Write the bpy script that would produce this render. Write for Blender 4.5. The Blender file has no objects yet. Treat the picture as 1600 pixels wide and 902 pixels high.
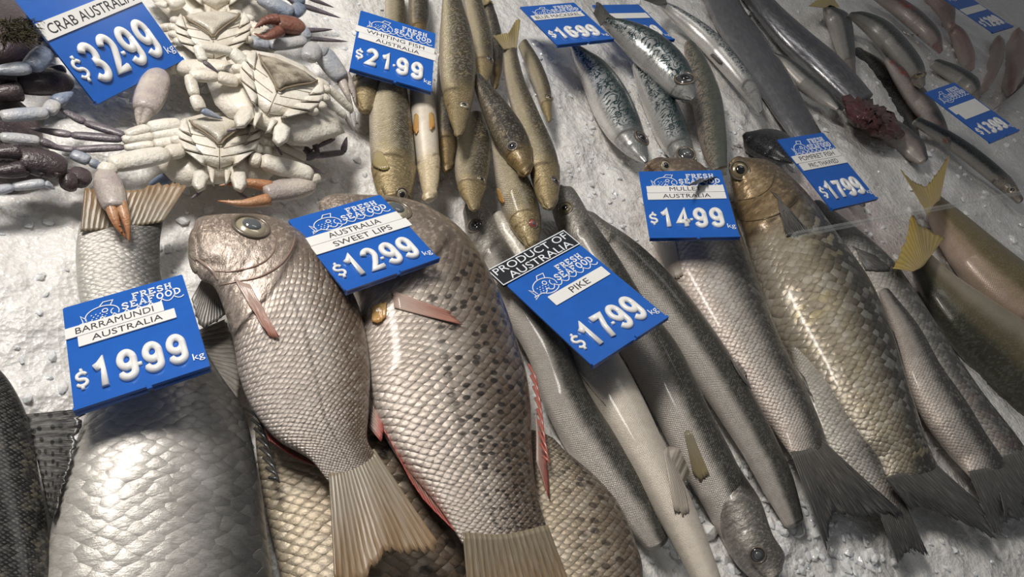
import bpy, bmesh, math, random
import numpy as np
from mathutils import Vector, Matrix
from mathutils.bvhtree import BVHTree
random.seed(7); rng = np.random.default_rng(7)
SC = bpy.context.scene
COL = SC.collection
PI = math.pi

# ------------------------------------------------------------ camera
F = 1200.0; CX, CY = 800.0, 451.0; CAMH = 0.63
_n = np.array([.454, .602, .657]); _n /= np.linalg.norm(_n)
_y = np.array([0, 1, 0]) - _n[1]*_n; _y /= np.linalg.norm(_y)
_x = np.cross(_y, _n)
RW = np.array([_x, _y, _n])                       # camera axes seen from the bed (z up from the ice)
CAM = np.array([0, 0, CAMH])
cam = bpy.data.objects.new('camera', bpy.data.cameras.new('camera'))
COL.objects.link(cam)
cam.data.sensor_width = 36; cam.data.lens = F/1600*36; cam.data.clip_start = .01; cam.data.clip_end = 60
cam.matrix_world = Matrix([[*RW[0], 0], [*RW[1], 0], [*RW[2], CAMH], [0, 0, 0, 1]])
SC.camera = cam
# ------------------------------------------------------------ world, lamps, exposure
SC.view_settings.view_transform = 'Standard'; SC.view_settings.look = 'None'
SC.view_settings.gamma = 1; SC.view_settings.use_curve_mapping = False
SC.view_settings.exposure = 0.1
w = bpy.data.worlds.new('world'); SC.world = w; w.use_nodes = True
w.node_tree.nodes['Background'].inputs[0].default_value = (.95, .97, 1, 1)
w.node_tree.nodes['Background'].inputs[1].default_value = .11
def area(name, loc, target, size, power, col):
    l = bpy.data.lights.new(name, 'AREA'); l.shape = 'RECTANGLE'; l.size, l.size_y = size; l.energy = power; l.color = col
    o = bpy.data.objects.new(name, l); COL.objects.link(o); o.location = loc
    o.rotation_euler = (Vector(target)-Vector(loc)).to_track_quat('-Z', 'Y').to_euler(); return o
area('counter_lamp', (-.25, 1.05, 1.15), (.40, .45, 0), (.6, .22), 19, (1, .945, .88))
area('ceiling_lamp', (1.3, 1.5, 2.4), (.9, .5, 0), (1.2, .4), 5.5, (1, .97, .93))

# ------------------------------------------------------------ helpers
def ray(x, y):
    r = RW @ np.array([(x-CX)/F, -(y-CY)/F, -1.0]); return r
def at(x, y, z=0.0):
    r = ray(x, y); t = (z-CAMH)/r[2]; return CAM + t*r
def setp(o, label=None, cat=None, group=None, kind=None):
    if label: o['label'] = label
    if cat: o['category'] = cat
    if group: o['group'] = group
    if kind: o['kind'] = kind
    return o
def thing(name, loc, label, cat, group=None, kind=None):
    o = bpy.data.objects.new(name, None); COL.objects.link(o); o.location = tuple(loc); o.empty_display_size = .02
    return setp(o, label, cat, group, kind)
def wloc(o):
    p = np.array(o.location)
    while o.parent is not None:
        o = o.parent; p = p+np.array(o.location)
    return p
def mesh(name, verts, faces, mat, parent=None, smooth=True, loc=None):
    """one mesh object from world-space vertices"""
    v = np.asarray(verts, float)
    me = bpy.data.meshes.new(name)
    o = bpy.data.objects.new(name, me); COL.objects.link(o)
    if parent is not None:
        o.parent = parent; base = wloc(parent)
    else:
        base = np.zeros(3) if loc is None else np.asarray(loc, float); o.location = base
    me.from_pydata((v-base).tolist(), [], faces)
    if smooth: me.polygons.foreach_set('use_smooth', [True]*len(me.polygons))
    if mat: me.materials.append(mat)
    me.update(); return o
class MB:
    def __init__(s): s.v = []; s.f = []
    def add(s, v, f):
        b = len(s.v); s.v += [list(p) for p in v]; s.f += [tuple(i+b for i in q) for q in f]
    def build(s, name, mat, parent=None, smooth=True): return mesh(name, s.v, s.f, mat, parent, smooth)
def catmull(P, ts):
    P = np.asarray(P, float); n = len(P); out = []
    for t in ts:
        i = min(int(t), n-2); u = t-i
        p0 = P[i-1] if i > 0 else 2*P[0]-P[1]
        p1, p2 = P[i], P[i+1]
        p3 = P[i+2] if i+2 < n else 2*P[-1]-P[-2]
        out.append(.5*((2*p1)+(-p0+p2)*u+(2*p0-5*p1+4*p2-p3)*u*u+(-p0+3*p1-3*p2+p3)*u**3))
    return np.array(out)
def resample(P, n):
    P = np.asarray(P, float)
    if len(P) > 2: P = catmull(P, np.linspace(0, len(P)-1, 12*(len(P)-1)+1))
    d = np.concatenate([[0], np.cumsum(np.linalg.norm(np.diff(P, axis=0), axis=1))])
    q = np.linspace(0, d[-1], n)
    return np.stack([np.interp(q, d, P[:, k]) for k in range(P.shape[1])], 1)
def sst(a, b, x):
    t = np.clip((x-a)/(b-a), 0, 1); return t*t*(3-2*t)

# ------------------------------------------------------------ node helpers
class NT:
    def __init__(s, name):
        s.m = bpy.data.materials.new(name); s.m.use_nodes = True; s.t = s.m.node_tree
        s.b = s.t.nodes['Principled BSDF']; s.out = s.t.nodes['Material Output']
    def put(s, sock, v):
        if isinstance(v, bpy.types.NodeSocket): s.t.links.new(v, sock)
        elif v is not None:
            if hasattr(sock.default_value, '__len__'):
                L = len(sock.default_value)
                sock.default_value = tuple(v)+(1,)*(L-len(v)) if hasattr(v, '__len__') else (v,)*L
            else: sock.default_value = v
    def n(s, typ, inp=None, **kw):
        nd = s.t.nodes.new(typ)
        for k, v in kw.items(): setattr(nd, k, v)
        for k, v in (inp or {}).items(): s.put(nd.inputs[k], v)
        return nd
    def ma(s, op, a, b=None, c=None, clamp=False):
        nd = s.t.nodes.new('ShaderNodeMath'); nd.operation = op; nd.use_clamp = clamp
        s.put(nd.inputs[0], a); s.put(nd.inputs[1], b)
        if c is not None: s.put(nd.inputs[2], c)
        return nd.outputs[0]
    def mix(s, f, a, b, typ='MIX'):
        nd = s.t.nodes.new('ShaderNodeMix'); nd.data_type = 'RGBA'; nd.blend_type = typ
        s.put(nd.inputs['Factor'], f); s.put(nd.inputs[6], a); s.put(nd.inputs[7], b); return nd.outputs[2]
    def ss(s, lo, hi, x):
        nd = s.n('ShaderNodeMapRange', {'Value': x, 'From Min': lo, 'From Max': hi}, interpolation_type='SMOOTHSTEP'); return nd.outputs[0]
    def noise(s, vec, scale, detail=3, rough=.55, dist=0):
        nd = s.n('ShaderNodeTexNoise', {'Scale': scale, 'Detail': detail, 'Roughness': rough, 'Distortion': dist})
        if vec is not None: s.put(nd.inputs['Vector'], vec)
        return nd.outputs['Fac']
    def attr(s, name): return s.n('ShaderNodeAttribute', attribute_name=name)
    def obj(s): return s.n('ShaderNodeTexCoord').outputs['Object']
    def bump(s, h, strength, dist, normal=None):
        nd = s.n('ShaderNodeBump', {'Height': h, 'Strength': strength, 'Distance': dist})
        if normal is not None: s.put(nd.inputs['Normal'], normal)
        return nd.outputs[0]
    def fin(s, color, rough=.4, normal=None, metal=0, spec=.5, coat=0, sss=0):
        s.put(s.b.inputs['Base Color'], color); s.put(s.b.inputs['Roughness'], rough); s.put(s.b.inputs['Metallic'], metal)
        s.put(s.b.inputs['Specular IOR Level'], spec); s.put(s.b.inputs['Coat Weight'], coat); s.b.inputs['Coat Roughness'].default_value = .12
        if normal is not None: s.put(s.b.inputs['Normal'], normal)
        if sss:
            s.b.inputs['Subsurface Weight'].default_value = sss; s.b.inputs['Subsurface Radius'].default_value = (.01, .008, .006); s.b.inputs['Subsurface Scale'].default_value = .5
        return s.m
def plain(name, col, rough=.4, metal=0, spec=.5, coat=0, bump=0, bscale=300, var=0):
    t = NT(name); c = col; nrm = None
    if var: c = t.mix(t.noise(t.obj(), 60, 4), [x*(1-var) for x in col], [min(1, x*(1+var)) for x in col])
    if bump: nrm = t.bump(t.noise(t.obj(), bscale, 4), bump, .002)
    return t.fin(c, rough, nrm, metal, spec, coat)

def fish_mat(name, belly, flank, back, head, freq=20, edge=.35, bump=.6, metal=.25, rough=.34, glit=.3, lo=-.55, mid=0., hi=.6,
             spots=None, wiggle=None, gold=None, scale_aniso=1.45, jit=.18, blotch=.25, blood=None, lateral=0, coat=.25):
    """skin with rows of overlapping scales; colours run belly > flank > back"""
    t = NT(name)
    reg = t.attr('reg'); sp = t.n('ShaderNodeSeparateColor', {'Color': reg.outputs['Color']})
    hd, tt, dvr = sp.outputs[0], sp.outputs[1], sp.outputs[2]
    dv = t.ma('MULTIPLY_ADD', dvr, 2, -1)
    suv = t.attr('suv').outputs['Vector']
    s3 = t.n('ShaderNodeSeparateXYZ', {'Vector': suv}); u, v = s3.outputs[0], s3.outputs[1]
    nz = t.noise(suv, 3, 4)
    dvn = t.ma('ADD', dv, t.ma('MULTIPLY_ADD', nz, .3, -.15))
    c = t.mix(t.ss(lo, mid, dvn), belly, flank)
    c = t.mix(t.ss(mid, hi, dvn), c, back)
    # large uneven patches
    bl = t.noise(suv, 7, 5, .65)
    c = t.mix(t.ma('MULTIPLY', t.ss(.35, .75, bl), blotch), c, t.mix(1, c, (.45, .42, .38), 'MULTIPLY'))
    # scales on a diagonal lattice
    fu, fv = freq*.9, freq*.9*scale_aniso
    us = t.ma('MULTIPLY', u, fu); vs = t.ma('MULTIPLY', v, fv)
    wob = t.ma('MULTIPLY_ADD', t.noise(suv, 12, 2), .6, -.3)
    us = t.ma('ADD', us, wob)
    p = t.n('ShaderNodeCombineXYZ', {'X': t.ma('ADD', us, vs), 'Y': t.ma('SUBTRACT', us, vs)}).outputs[0]
    vo = t.n('ShaderNodeTexVoronoi', {'Vector': p, 'Scale': 1, 'Randomness': jit}, voronoi_dimensions='2D')
    d = t.n('ShaderNodeVectorMath', {0: p, 1: vo.outputs['Position']}, operation='SUBTRACT').outputs[0]
    ds = t.n('ShaderNodeSeparateXYZ', {'Vector': d}); along = t.ma('MULTIPLY', t.ma('ADD', ds.outputs[0], ds.outputs[1]), .7)
    across = t.ma('MULTIPLY', t.ma('SUBTRACT', ds.outputs[0], ds.outputs[1]), .7)
    dist = vo.outputs['Distance']
    hgt = t.ma('ADD', t.ma('MULTIPLY', along, .55), t.ma('MULTIPLY', t.ma('MULTIPLY', dist, dist), -1.1))
    rnd = t.n('ShaderNodeSeparateColor', {'Color': vo.outputs['Color']}).outputs[0]
    nothead = t.ma('SUBTRACT', 1, hd)
    # dark free edge of each scale, pale centre
    em = t.ma('MULTIPLY', t.ss(.12, .62, t.ma('ADD', along, t.ma('MULTIPLY', t.ma('ABSOLUTE', across), .45))), nothead)
    c = t.mix(t.ma('MULTIPLY', em, edge), c, t.mix(1, c, (.25, .23, .2), 'MULTIPLY'))
    c = t.mix(t.ma('MULTIPLY', t.ma('MULTIPLY', t.ss(.45, 1, rnd), nothead), glit), c, t.mix(.75, c, (.95, .93, .86)))  # random scales painted paler, standing in for their glitter
    if gold is not None:
        g = t.ma('MULTIPLY', t.ss(.5, .72, t.noise(suv, 5, 4)), t.ss(.35, .9, rnd))
        c = t.mix(t.ma('MULTIPLY', g, gold[1]), c, gold[0])
    if lateral:
        ll = t.ma('SUBTRACT', 1, t.ss(.0, .05, t.ma('ABSOLUTE', t.ma('SUBTRACT', dv, .28))))
        c = t.mix(t.ma('MULTIPLY', t.ma('MULTIPLY', ll, nothead), lateral), c, (.1, .085, .07))
    if spots is not None:
        fr, amt, th, dlo, dhi = spots
        sv = t.n('ShaderNodeVectorMath', {0: suv, 1: (fr*1.3, fr*1.5, 1)}, operation='MULTIPLY').outputs[0]
        vs2 = t.n('ShaderNodeTexVoronoi', {'Vector': sv, 'Scale': 1, 'Randomness': .75}, voronoi_dimensions='2D')
        on = t.ma('GREATER_THAN', t.n('ShaderNodeSeparateColor', {'Color': vs2.outputs['Color']}).outputs[1], .3)
        m = t.ma('MULTIPLY', t.ma('SUBTRACT', 1, t.ss(th*.6, th, vs2.outputs['Distance'])), on)
        m = t.ma('MULTIPLY', m, t.ma('MULTIPLY', t.ss(dlo, dhi, dvn), amt))
        c = t.mix(t.ma('MULTIPLY', m, nothead), c, (.02, .018, .016))
    if wiggle is not None:
        fr, amt, dlo, dhi, wc = wiggle
        sv = t.n('ShaderNodeVectorMath', {0: suv, 1: (fr*1.7, fr*2.4, 1)}, operation='MULTIPLY').outputs[0]
        nn = t.noise(sv, 1, 2, .5, 1.1)
        m = t.ss(.0, .05, t.ma('SUBTRACT', .075, t.ma('ABSOLUTE', t.ma('SUBTRACT', nn, .5))))
        c = t.mix(t.ma('MULTIPLY', t.ma('MULTIPLY', m, t.ss(dlo, dhi, dvn)), t.ma('MULTIPLY', nothead, amt)), c, wc)
    if blood is not None:
        c = t.mix(t.ma('MULTIPLY', t.ss(.56, .7, t.noise(suv, 2.6, 3)), blood), c, (.32, .05, .035))
    # bare head skin
    hn = t.noise(suv, 16, 5, .6)
    hc = t.mix(t.ss(.3, .7, hn), [x*.72 for x in head], [min(1, x*1.15) for x in head])
    hc = t.mix(t.ma('MULTIPLY', t.ss(.1, .8, dv), .8), hc, t.mix(.75, hc, back))
    hn2 = t.noise(suv, 34, 4, .65)
    hc = t.mix(t.ma('MULTIPLY', t.ss(.5, .68, hn2), .5), hc, [min(1, x*1.7+.05) for x in head])
    hc = t.mix(t.ma('MULTIPLY', t.ss(.5, .3, hn2), .5), hc, [x*.4 for x in head])
    c = t.mix(hd, c, hc)
    c = t.mix(t.ma('MULTIPLY', reg.outputs['Alpha'], .75), c, t.mix(1, c, (.16, .12, .10), 'MULTIPLY'))
    mic = t.noise(suv, 75, 4, .7)
    c = t.mix(t.ma('MULTIPLY', t.ss(.45, .7, mic), .25), c, t.mix(1, c, (.6, .57, .52), 'MULTIPLY'))
    hgt = t.ma('ADD', hgt, t.ma('MULTIPLY', mic, .35))
    h2 = t.ma('ADD', t.ma('MULTIPLY', hgt, nothead), t.ma('MULTIPLY', hn, t.ma('MULTIPLY_ADD', hd, .9, .12)))
    nrm = t.bump(h2, bump, .0022)
    r = t.ma('ADD', rough-.04, t.ma('MULTIPLY', rnd, .12))
    return t.fin(c, r, nrm, t.ma('MULTIPLY_ADD', rnd, metal*.25, metal*.85), .5, coat)

def fin_mat(name, base, tip, ray_dark=.45, spots=0, rough=.35, n=16):
    t = NT(name); uv = t.n('ShaderNodeTexCoord').outputs['UV']
    s = t.n('ShaderNodeSeparateXYZ', {'Vector': uv}); u, v = s.outputs[0], s.outputs[1]
    c = t.mix(t.ss(.05, .95, t.ma('ADD', v, t.ma('MULTIPLY_ADD', t.noise(uv, 5, 3), .4, -.2))), base, tip)
    un = t.ma('ADD', u, t.ma('MULTIPLY_ADD', t.noise(uv, 3, 2), .03, -.015))
    st = t.ma('SINE', t.ma('MULTIPLY', un, 2*PI*n))
    fine = t.noise(t.n('ShaderNodeVectorMath', {0: uv, 1: (90, 4, 1)}, operation='MULTIPLY').outputs[0], 1, 3)
    m = t.ma('MULTIPLY', t.ss(.1, .9, st), ray_dark)
    c = t.mix(m, c, t.mix(1, c, (.35, .3, .26), 'MULTIPLY'))
    c = t.mix(t.ma('MULTIPLY', t.ss(.4, .8, fine), .45), c, t.mix(.6, c, (.7, .66, .58)))
    if spots:
        vo = t.n('ShaderNodeTexVoronoi', {'Vector': t.n('ShaderNodeVectorMath', {0: uv, 1: (9, 5, 1)}, operation='MULTIPLY').outputs[0], 'Scale': 1, 'Randomness': .6}, voronoi_dimensions='2D')
        c = t.mix(t.ma('MULTIPLY', t.ma('SUBTRACT', 1, t.ss(.15, .3, vo.outputs['Distance'])), spots), c, (.015, .015, .015))
    nrm = t.bump(t.ma('ADD', st, fine), .35, .0008)
    return t.fin(c, rough, nrm, 0, .5, .3)

M = {}
# ------------------------------------------------------------ ice
def ice_mat():
    t = NT('crushed_ice_surface'); P = t.n('ShaderNodeNewGeometry').outputs['Position']
    n1 = t.noise(P, 14, 6, .65); n2 = t.noise(P, 70, 5, .7)
    vo = t.n('ShaderNodeTexVoronoi', {'Vector': P, 'Scale': 95, 'Randomness': 1}); vo2 = t.n('ShaderNodeTexVoronoi', {'Vector': P, 'Scale': 260, 'Randomness': 1})
    c = t.mix(t.ss(.3, .7, n1), (.74, .725, .70), (.88, .87, .85))
    c = t.mix(t.ma('MULTIPLY', t.ss(.5, .75, n2), .4), c, (.58, .57, .555))
    # meltwater tinted pink around the gutted fish
    sx = t.n('ShaderNodeVectorMath', {0: P, 1: (1.42, .62, 0)}, operation='DISTANCE').outputs['Value']
    c = t.mix(t.ma('MULTIPLY', t.ma('SUBTRACT', 1, t.ss(.05, .33, sx)), t.ma('MULTIPLY_ADD', n1, .6, .15)), c, (.55, .36, .35))
    h = t.ma('ADD', t.ma('ADD', t.ma('MULTIPLY', vo.outputs['Distance'], 1.0), t.ma('MULTIPLY', vo2.outputs['Distance'], .45)), t.ma('MULTIPLY', n2, .9))
    r = t.ma('MULTIPLY_ADD', n2, .35, .12)
    return t.fin(c, r, t.bump(h, .5, .005), 0, .5, .1, .4)
M['ice'] = ice_mat()
def chip_mat():
    t = NT('clear_ice_chips'); n = t.noise(t.obj(), 90, 3)
    return t.fin(t.mix(n, (.78, .775, .76), (.92, .92, .91)), .15, t.bump(n, .5, .004), 0, .6, .4, .6)
M['chip'] = chip_mat()
M['steel'] = plain('tray_steel', (.32, .33, .34), .35, .9)

# ------------------------------------------------------------ fish builder
BODIES = []
def hit(x, y, bvh, lift=0.0):
    d = ray(x, y); d = d/np.linalg.norm(d)
    p, nrm, i, dist = bvh.ray_cast(Vector(CAM), Vector(d))
    if p is None: return None, None
    if nrm.dot(Vector(d)) > 0: nrm = -nrm
    return np.array(p)+lift*np.array(nrm), np.array(nrm)

def grid_sheet(name, G, mat, parent, thick=.0006, kind=None):
    """thin solid sheet from an m x n grid of points, with uv"""
    m, n, _ = G.shape
    du = np.gradient(G, axis=1); dv_ = np.gradient(G, axis=0)
    N = np.cross(du, dv_); N /= (np.linalg.norm(N, axis=2, keepdims=True)+1e-12)
    V = np.concatenate([(G+N*thick/2).reshape(-1, 3), (G-N*thick/2).reshape(-1, 3)])
    f = []; uv = []; K = m*n
    idx = lambda i, j, s: i*n+j+s*K
    for i in range(m-1):
        for j in range(n-1):
            f.append((idx(i, j, 0), idx(i, j+1, 0), idx(i+1, j+1, 0), idx(i+1, j, 0)))
            f.append((idx(i, j, 1), idx(i+1, j, 1), idx(i+1, j+1, 1), idx(i, j+1, 1)))
    for j in range(n-1):
        f.append((idx(0, j, 0), idx(0, j, 1), idx(0, j+1, 1), idx(0, j+1, 0))); f.append((idx(m-1, j, 0), idx(m-1, j+1, 0), idx(m-1, j+1, 1), idx(m-1, j, 1)))
    for i in range(m-1):
        f.append((idx(i, 0, 0), idx(i+1, 0, 0), idx(i+1, 0, 1), idx(i, 0, 1))); f.append((idx(i, n-1, 0), idx(i, n-1, 1), idx(i+1, n-1, 1), idx(i+1, n-1, 0)))
    o = mesh(name, V, f, mat, parent)
    ul = o.data.uv_layers.new(name='UVMap')
    vi = np.zeros(len(o.data.loops), dtype=np.int32); o.data.loops.foreach_get('vertex_index', vi)
    k = vi % K; U = np.stack([(k % n)/(n-1), (k//n)/(m-1)], 1)
    ul.data.foreach_set('uv', U.astype(np.float32).ravel())
    return o

def fin(name, parent, mat, base, tip, zb=.03, zt=.03, on=None, lift=.002, cols=40, rows=10, rag=.05, nr=12, label=None, wave=.0012):
    """a fin spread between a base line and a tip line"""
    B = resample(base, cols); T = resample(tip, cols)
    G = np.zeros((rows, cols, 3))
    j = rng.uniform(-rag, rag*.4, cols)
    for c in range(cols):
        for r in range(rows):
            s = r/(rows-1)*(1+j[c]*(r/(rows-1))**2)
            px = B[c]*(1-s)+T[c]*s
            p = None
            if on is not None:
                p, _ = hit(px[0], px[1], on, lift*.4+.0012*s)
            if p is None: p = at(px[0], px[1], zb*(1-s)+zt*s)
            G[r, c] = p
            G[r, c, 2] += .0003*abs(math.sin(PI*nr*c/(cols-1)))*(.4+.6*s)+wave*s*math.sin(c*.23+r*.2)
    if on is not None:                                       # stiff membrane: even out the jumps
        for _ in range(3):
            z = G[:, :, 2].copy(); z[1:-1] = (z[:-2]+2*z[1:-1]+z[2:])/4; G[:, :, 2] = np.maximum(G[:, :, 2]-.0005, z)
    o = grid_sheet(name, G, mat, parent)
    if label: o['label'] = label
    return o

def spiny(name, parent, mat, line, z, hgt=.008, n=10, side=1, label=None):
    """a folded spiny fin lying along an edge: a row of slim spines with a membrane"""
    L = resample([at(x, y, z) for x, y in line], 6*n)
    mb = MB()
    for i in range(n):
        a = L[i*6]; b = L[min(i*6+15, len(L)-1)]
        d = b-a; d /= np.linalg.norm(d)+1e-9
        q = np.cross(d, [0, 0, 1])*side
        pts = [a, a*.5+b*.5+q*hgt*.22+[0, 0, hgt*.2], b+q*hgt*.30+[0, 0, hgt*.15]]
        tube(mb, pts, [.0015, .0013, .0004], 6)
    o = mb.build(name, mat, parent)
    if label: o['label'] = label
    return o

def tube(mb, pts, rad, n=10, flat=1.0, up=(0, 0, 1), cap=True):
    P = np.asarray(pts, float); m = len(P)
    ring = []
    for i in range(m):
        d = P[min(i+1, m-1)]-P[max(i-1, 0)]; d /= np.linalg.norm(d)+1e-12
        a = np.cross(d, up); la = np.linalg.norm(a)
        a = a/la if la > 1e-4 else np.array([1., 0, 0])
        b = np.cross(a, d)
        ring.append([P[i]+rad[i]*(a*math.cos(2*PI*k/n)+b*flat*math.sin(2*PI*k/n)) for k in range(n)])
    v = [p for r in ring for p in r]; f = []
    for i in range(m-1):
        for k in range(n): f.append((i*n+k, i*n+(k+1) % n, (i+1)*n+(k+1) % n, (i+1)*n+k))
    if cap: f.append(tuple(range(n-1, -1, -1))); f.append(tuple((m-1)*n+k for k in range(n)))
    mb.add(v, f)

def dome(mb, poly, z0, h, n=7, pw=2.6, smooth=True, m=40):
    P = np.array(poly, float)
    P = resample(np.vstack([P, P[:1]]), m+1)[:-1] if smooth else P
    c = P.mean(0); k = len(P); v = []; f = []
    for r in range(n):
        rho = 1-r/n; hh = z0+h*(1-rho**pw)
        for p in P: q = c+(p-c)*rho; v.append(at(q[0], q[1], hh))
    v.append(at(c[0], c[1], z0+h))
    for p in P: v.append(at(p[0], p[1], z0-.012))
    for r in range(n-1):
        for i in range(k): f.append((r*k+i, (r+1)*k+i, (r+1)*k+(i+1) % k, r*k+(i+1) % k))
    for i in range(k): f.append(((n-1)*k+i, n*k, (n-1)*k+(i+1) % k)); f.append((n*k+1+i, i, (i+1) % k, n*k+1+(i+1) % k))
    f.append(tuple(n*k+1+i for i in range(k)))
    mb.add(v, f)
def ellipsoid(c, ax, n=14, m=10, half=False):
    """ax: three axis vectors"""
    v = []; f = []
    for i in range(m+1):
        ph = PI*i/m
        for k in range(n):
            th = 2*PI*k/n
            v.append(np.asarray(c)+math.sin(ph)*math.cos(th)*ax[0]+math.sin(ph)*math.sin(th)*ax[1]+math.cos(ph)*ax[2])
    for i in range(m):
        for k in range(n): f.append((i*n+k, (i+1)*n+k, (i+1)*n+(k+1) % n, i*n+(k+1) % n))
    return v, f

M['iris'] = plain('fish_iris', (.22, .18, .10), .2, .2, .6, .8)
M['iris_silver'] = plain('fish_iris_silver', (.40, .355, .25), .2, .2, .6, .8)
M['iris_dark'] = plain('fish_iris_dark', (.07, .07, .075), .12, .2, .6, 1)
M['iris_red'] = plain('fish_iris_red', (.4, .07, .05), .15, .2, .6, 1)
M['socket'] = plain('eye_socket_skin', (.16, .13, .10), .3, .1, .5, .5)
M['pupil'] = plain('fish_pupil', (.008, .008, .01), .06, 0, .6, 1)
M['pupil_cloudy'] = plain('fish_pupil_cloudy', (.11, .12, .125), .08, 0, .6, 1)

def add_eye(root, bvh, skin, x, y, rpx, iris='iris', pupil='pupil', pr=.55):
    p, nrm = hit(x, y, bvh)
    if p is None: return
    d = np.linalg.norm(p-CAM); r = rpx*d/F
    a = np.cross(nrm, [.3, .9, .1]); a /= np.linalg.norm(a); b = np.cross(nrm, a)
    v, f = ellipsoid(p-nrm*r*.15, (a*r, b*r, nrm*r*.38), 20, 12)
    e = mesh('eye', v, f, M[iris], root)
    v, f = ellipsoid(p+nrm*r*.12, (a*r*pr, b*r*pr, nrm*r*.24), 18, 10)
    mesh('pupil', v, f, M[pupil], e)
    # raised rim around the eye socket
    mb = MB(); n = 24
    ring = [p+(a*math.cos(2*PI*k/n)+b*math.sin(2*PI*k/n))*r*1.12-nrm*r*.05 for k in range(n+1)]
    tube(mb, ring, [r*.14]*(n+1), 6, cap=False)
    mb.build('eye_rim', M['socket'], e)

def fish(name, label, st, top, mat, k=.5, dors='R', roll=0, head=.22, eye=None, tail=None, tmat=None, tz=None, group=None,
         cat='fish', N=140, MM=48, gill=.06, mouth=True, headless=False, shape=1.0, capl=.5, blunt=0, fat=1.0):
    st = np.array(st, float); S = len(st)
    ts = np.linspace(0, S-1, N)
    E = catmull(st, ts)
    tops = np.interp(np.linspace(0, 1, N), np.linspace(0, 1, len(top)), top) if hasattr(top, '__len__') else np.full(N, top)
    Cn = np.zeros((N, 3)); Bv = np.zeros((N, 3)); A = np.zeros(N)
    ks = np.interp(np.linspace(0, 1, N), np.linspace(0, 1, len(k)), k) if hasattr(k, '__len__') else np.full(N, k)
    if tail is not None: ks = ks*(1-.45*sst(.86, 1, np.linspace(0, 1, N)))
    for i in range(N):
        z = tops[i]-.02
        mx, my = (E[i, 0]+E[i, 2])/2, (E[i, 1]+E[i, 3])/2
        for _ in range(4):
            l = at(E[i, 0], E[i, 1], z); r = at(E[i, 2], E[i, 3], z); b = r-l; g = np.linalg.norm(b)/2; b = b/(2*g+1e-9)
            c0 = at(mx, my, z); vv = CAM-c0
            a = g/math.sqrt(1+ks[i]**2*(vv@b/vv[2])**2)
            z = tops[i]-ks[i]*a
        Cn[i] = at(mx, my, z); Bv[i] = b; A[i] = fat*max(a, .0006)*(1+blunt*math.exp(-((i/N-.035)/.04)**2))
    # smooth the z line, then round off both ends
    for _ in range(2): Cn[1:-1, 2] = (Cn[:-2, 2]+2*Cn[1:-1, 2]+Cn[2:, 2])/4
    rings = []
    def cap(i0, sgn):
        tn = Cn[1]-Cn[0] if i0 == 0 else Cn[-1]-Cn[-2]; tn = tn/np.linalg.norm(tn)
        out = []
        for q in range(5):
            ph = (q+.15)/5*PI/2
            out.append((Cn[i0]+tn*sgn*A[i0]*(capl if i0 == 0 or tail is None else .25)*math.cos(ph), Bv[i0], A[i0]*math.sin(ph), ks[i0]))
        return out
    rings = cap(0, -1)+[(Cn[i], Bv[i], A[i], ks[i]) for i in range(N)]+cap(N-1, 1)[::-1]
    n = len(rings)
    C = np.array([r[0] for r in rings]); Bm = np.array([r[1] for r in rings]); Ar = np.array([r[2] for r in rings]); Kr = np.array([r[3] for r in rings])
    seg = np.concatenate([[0], np.cumsum(np.linalg.norm(np.diff(C, axis=0), axis=1))]); t = seg/seg[-1]
    am = np.maximum(Ar, .4*Ar.max())
    uc = np.concatenate([[0], np.cumsum(np.diff(seg)/(PI*.5*(1+Kr[1:])*am[1:]))])
    th = -PI/2+2*PI*np.arange(MM)/MM                     # seam underneath
    vm = CAM-C[n//2]; phi = math.atan(-np.mean(ks)*(vm@Bm[n//2])/vm[2])     # which way the fish leans
    thd = phi+math.radians(roll) if dors == 'R' else PI+phi-math.radians(roll)
    dv = np.cos(th-thd)
    ct, sn = np.cos(th), np.sin(th)
    exx = np.sign(ct)*np.abs(ct)**shape
    V = np.zeros((n, MM, 3)); reg = np.zeros((n, MM, 4)); suv = np.zeros((n, MM, 3))
    for i in range(n):
        hl = head*(1+.10*(1-dv**2)-.08*np.clip(dv, 0, 1))
        d_ = t[i]-hl
        fct = 1+gill*sst(-.10*head/.22, -.005, d_)*(1-sst(0, .012, d_))*sst(-.98, -.6, dv)*(1-sst(.8, .98, dv))
        if mouth:
            fct = fct-.10*np.exp(-((dv+.35)/.13)**2)*(1-sst(head*.30, head*.5, t[i]))
            fct = fct-.035*np.exp(-((t[i]-head*.66)/.012)**2)*sst(-.8, -.3, dv)*(1-sst(.2, .6, dv))
        V[i] = C[i]+(Ar[i]*fct*exx)[:, None]*Bm[i]+(Ar[i]*Kr[i]*fct*sn)[:, None]*np.array([0, 0, 1.])
        reg[i, :, 0] = 0 if headless else 1-sst(-.03, .09, d_)
        reg[i, :, 1] = t[i]; reg[i, :, 2] = dv*.5+.5
        if not headless:
            ln = np.exp(-((d_-.004)/.008)**2)*sst(-.95, -.7, dv)*(1-sst(.7, .95, dv))
            ln = np.maximum(ln, .6*np.exp(-((t[i]-hl*.72)/.007)**2)*sst(-.8, -.5, dv)*(1-sst(.1, .4, dv)))
            if mouth: ln = np.maximum(ln, np.exp(-((dv+.32)/.07)**2)*(1-sst(head*.32, head*.42, t[i])))
            reg[i, :, 3] = ln
        el = np.hypot(np.diff(np.r_[exx, exx[:1]]), Kr[i]*np.diff(np.r_[sn, sn[:1]]))
        arc = np.concatenate([[0], np.cumsum(el)])
        suv[i, :, 0] = uc[i]; suv[i, :, 1] = arc[:-1]/arc[-1]
    vv = V.reshape(-1, 3).tolist(); f = []
    for i in range(n-1):
        for q in range(MM): f.append((i*MM+q, i*MM+(q+1) % MM, (i+1)*MM+(q+1) % MM, (i+1)*MM+q))
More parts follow.
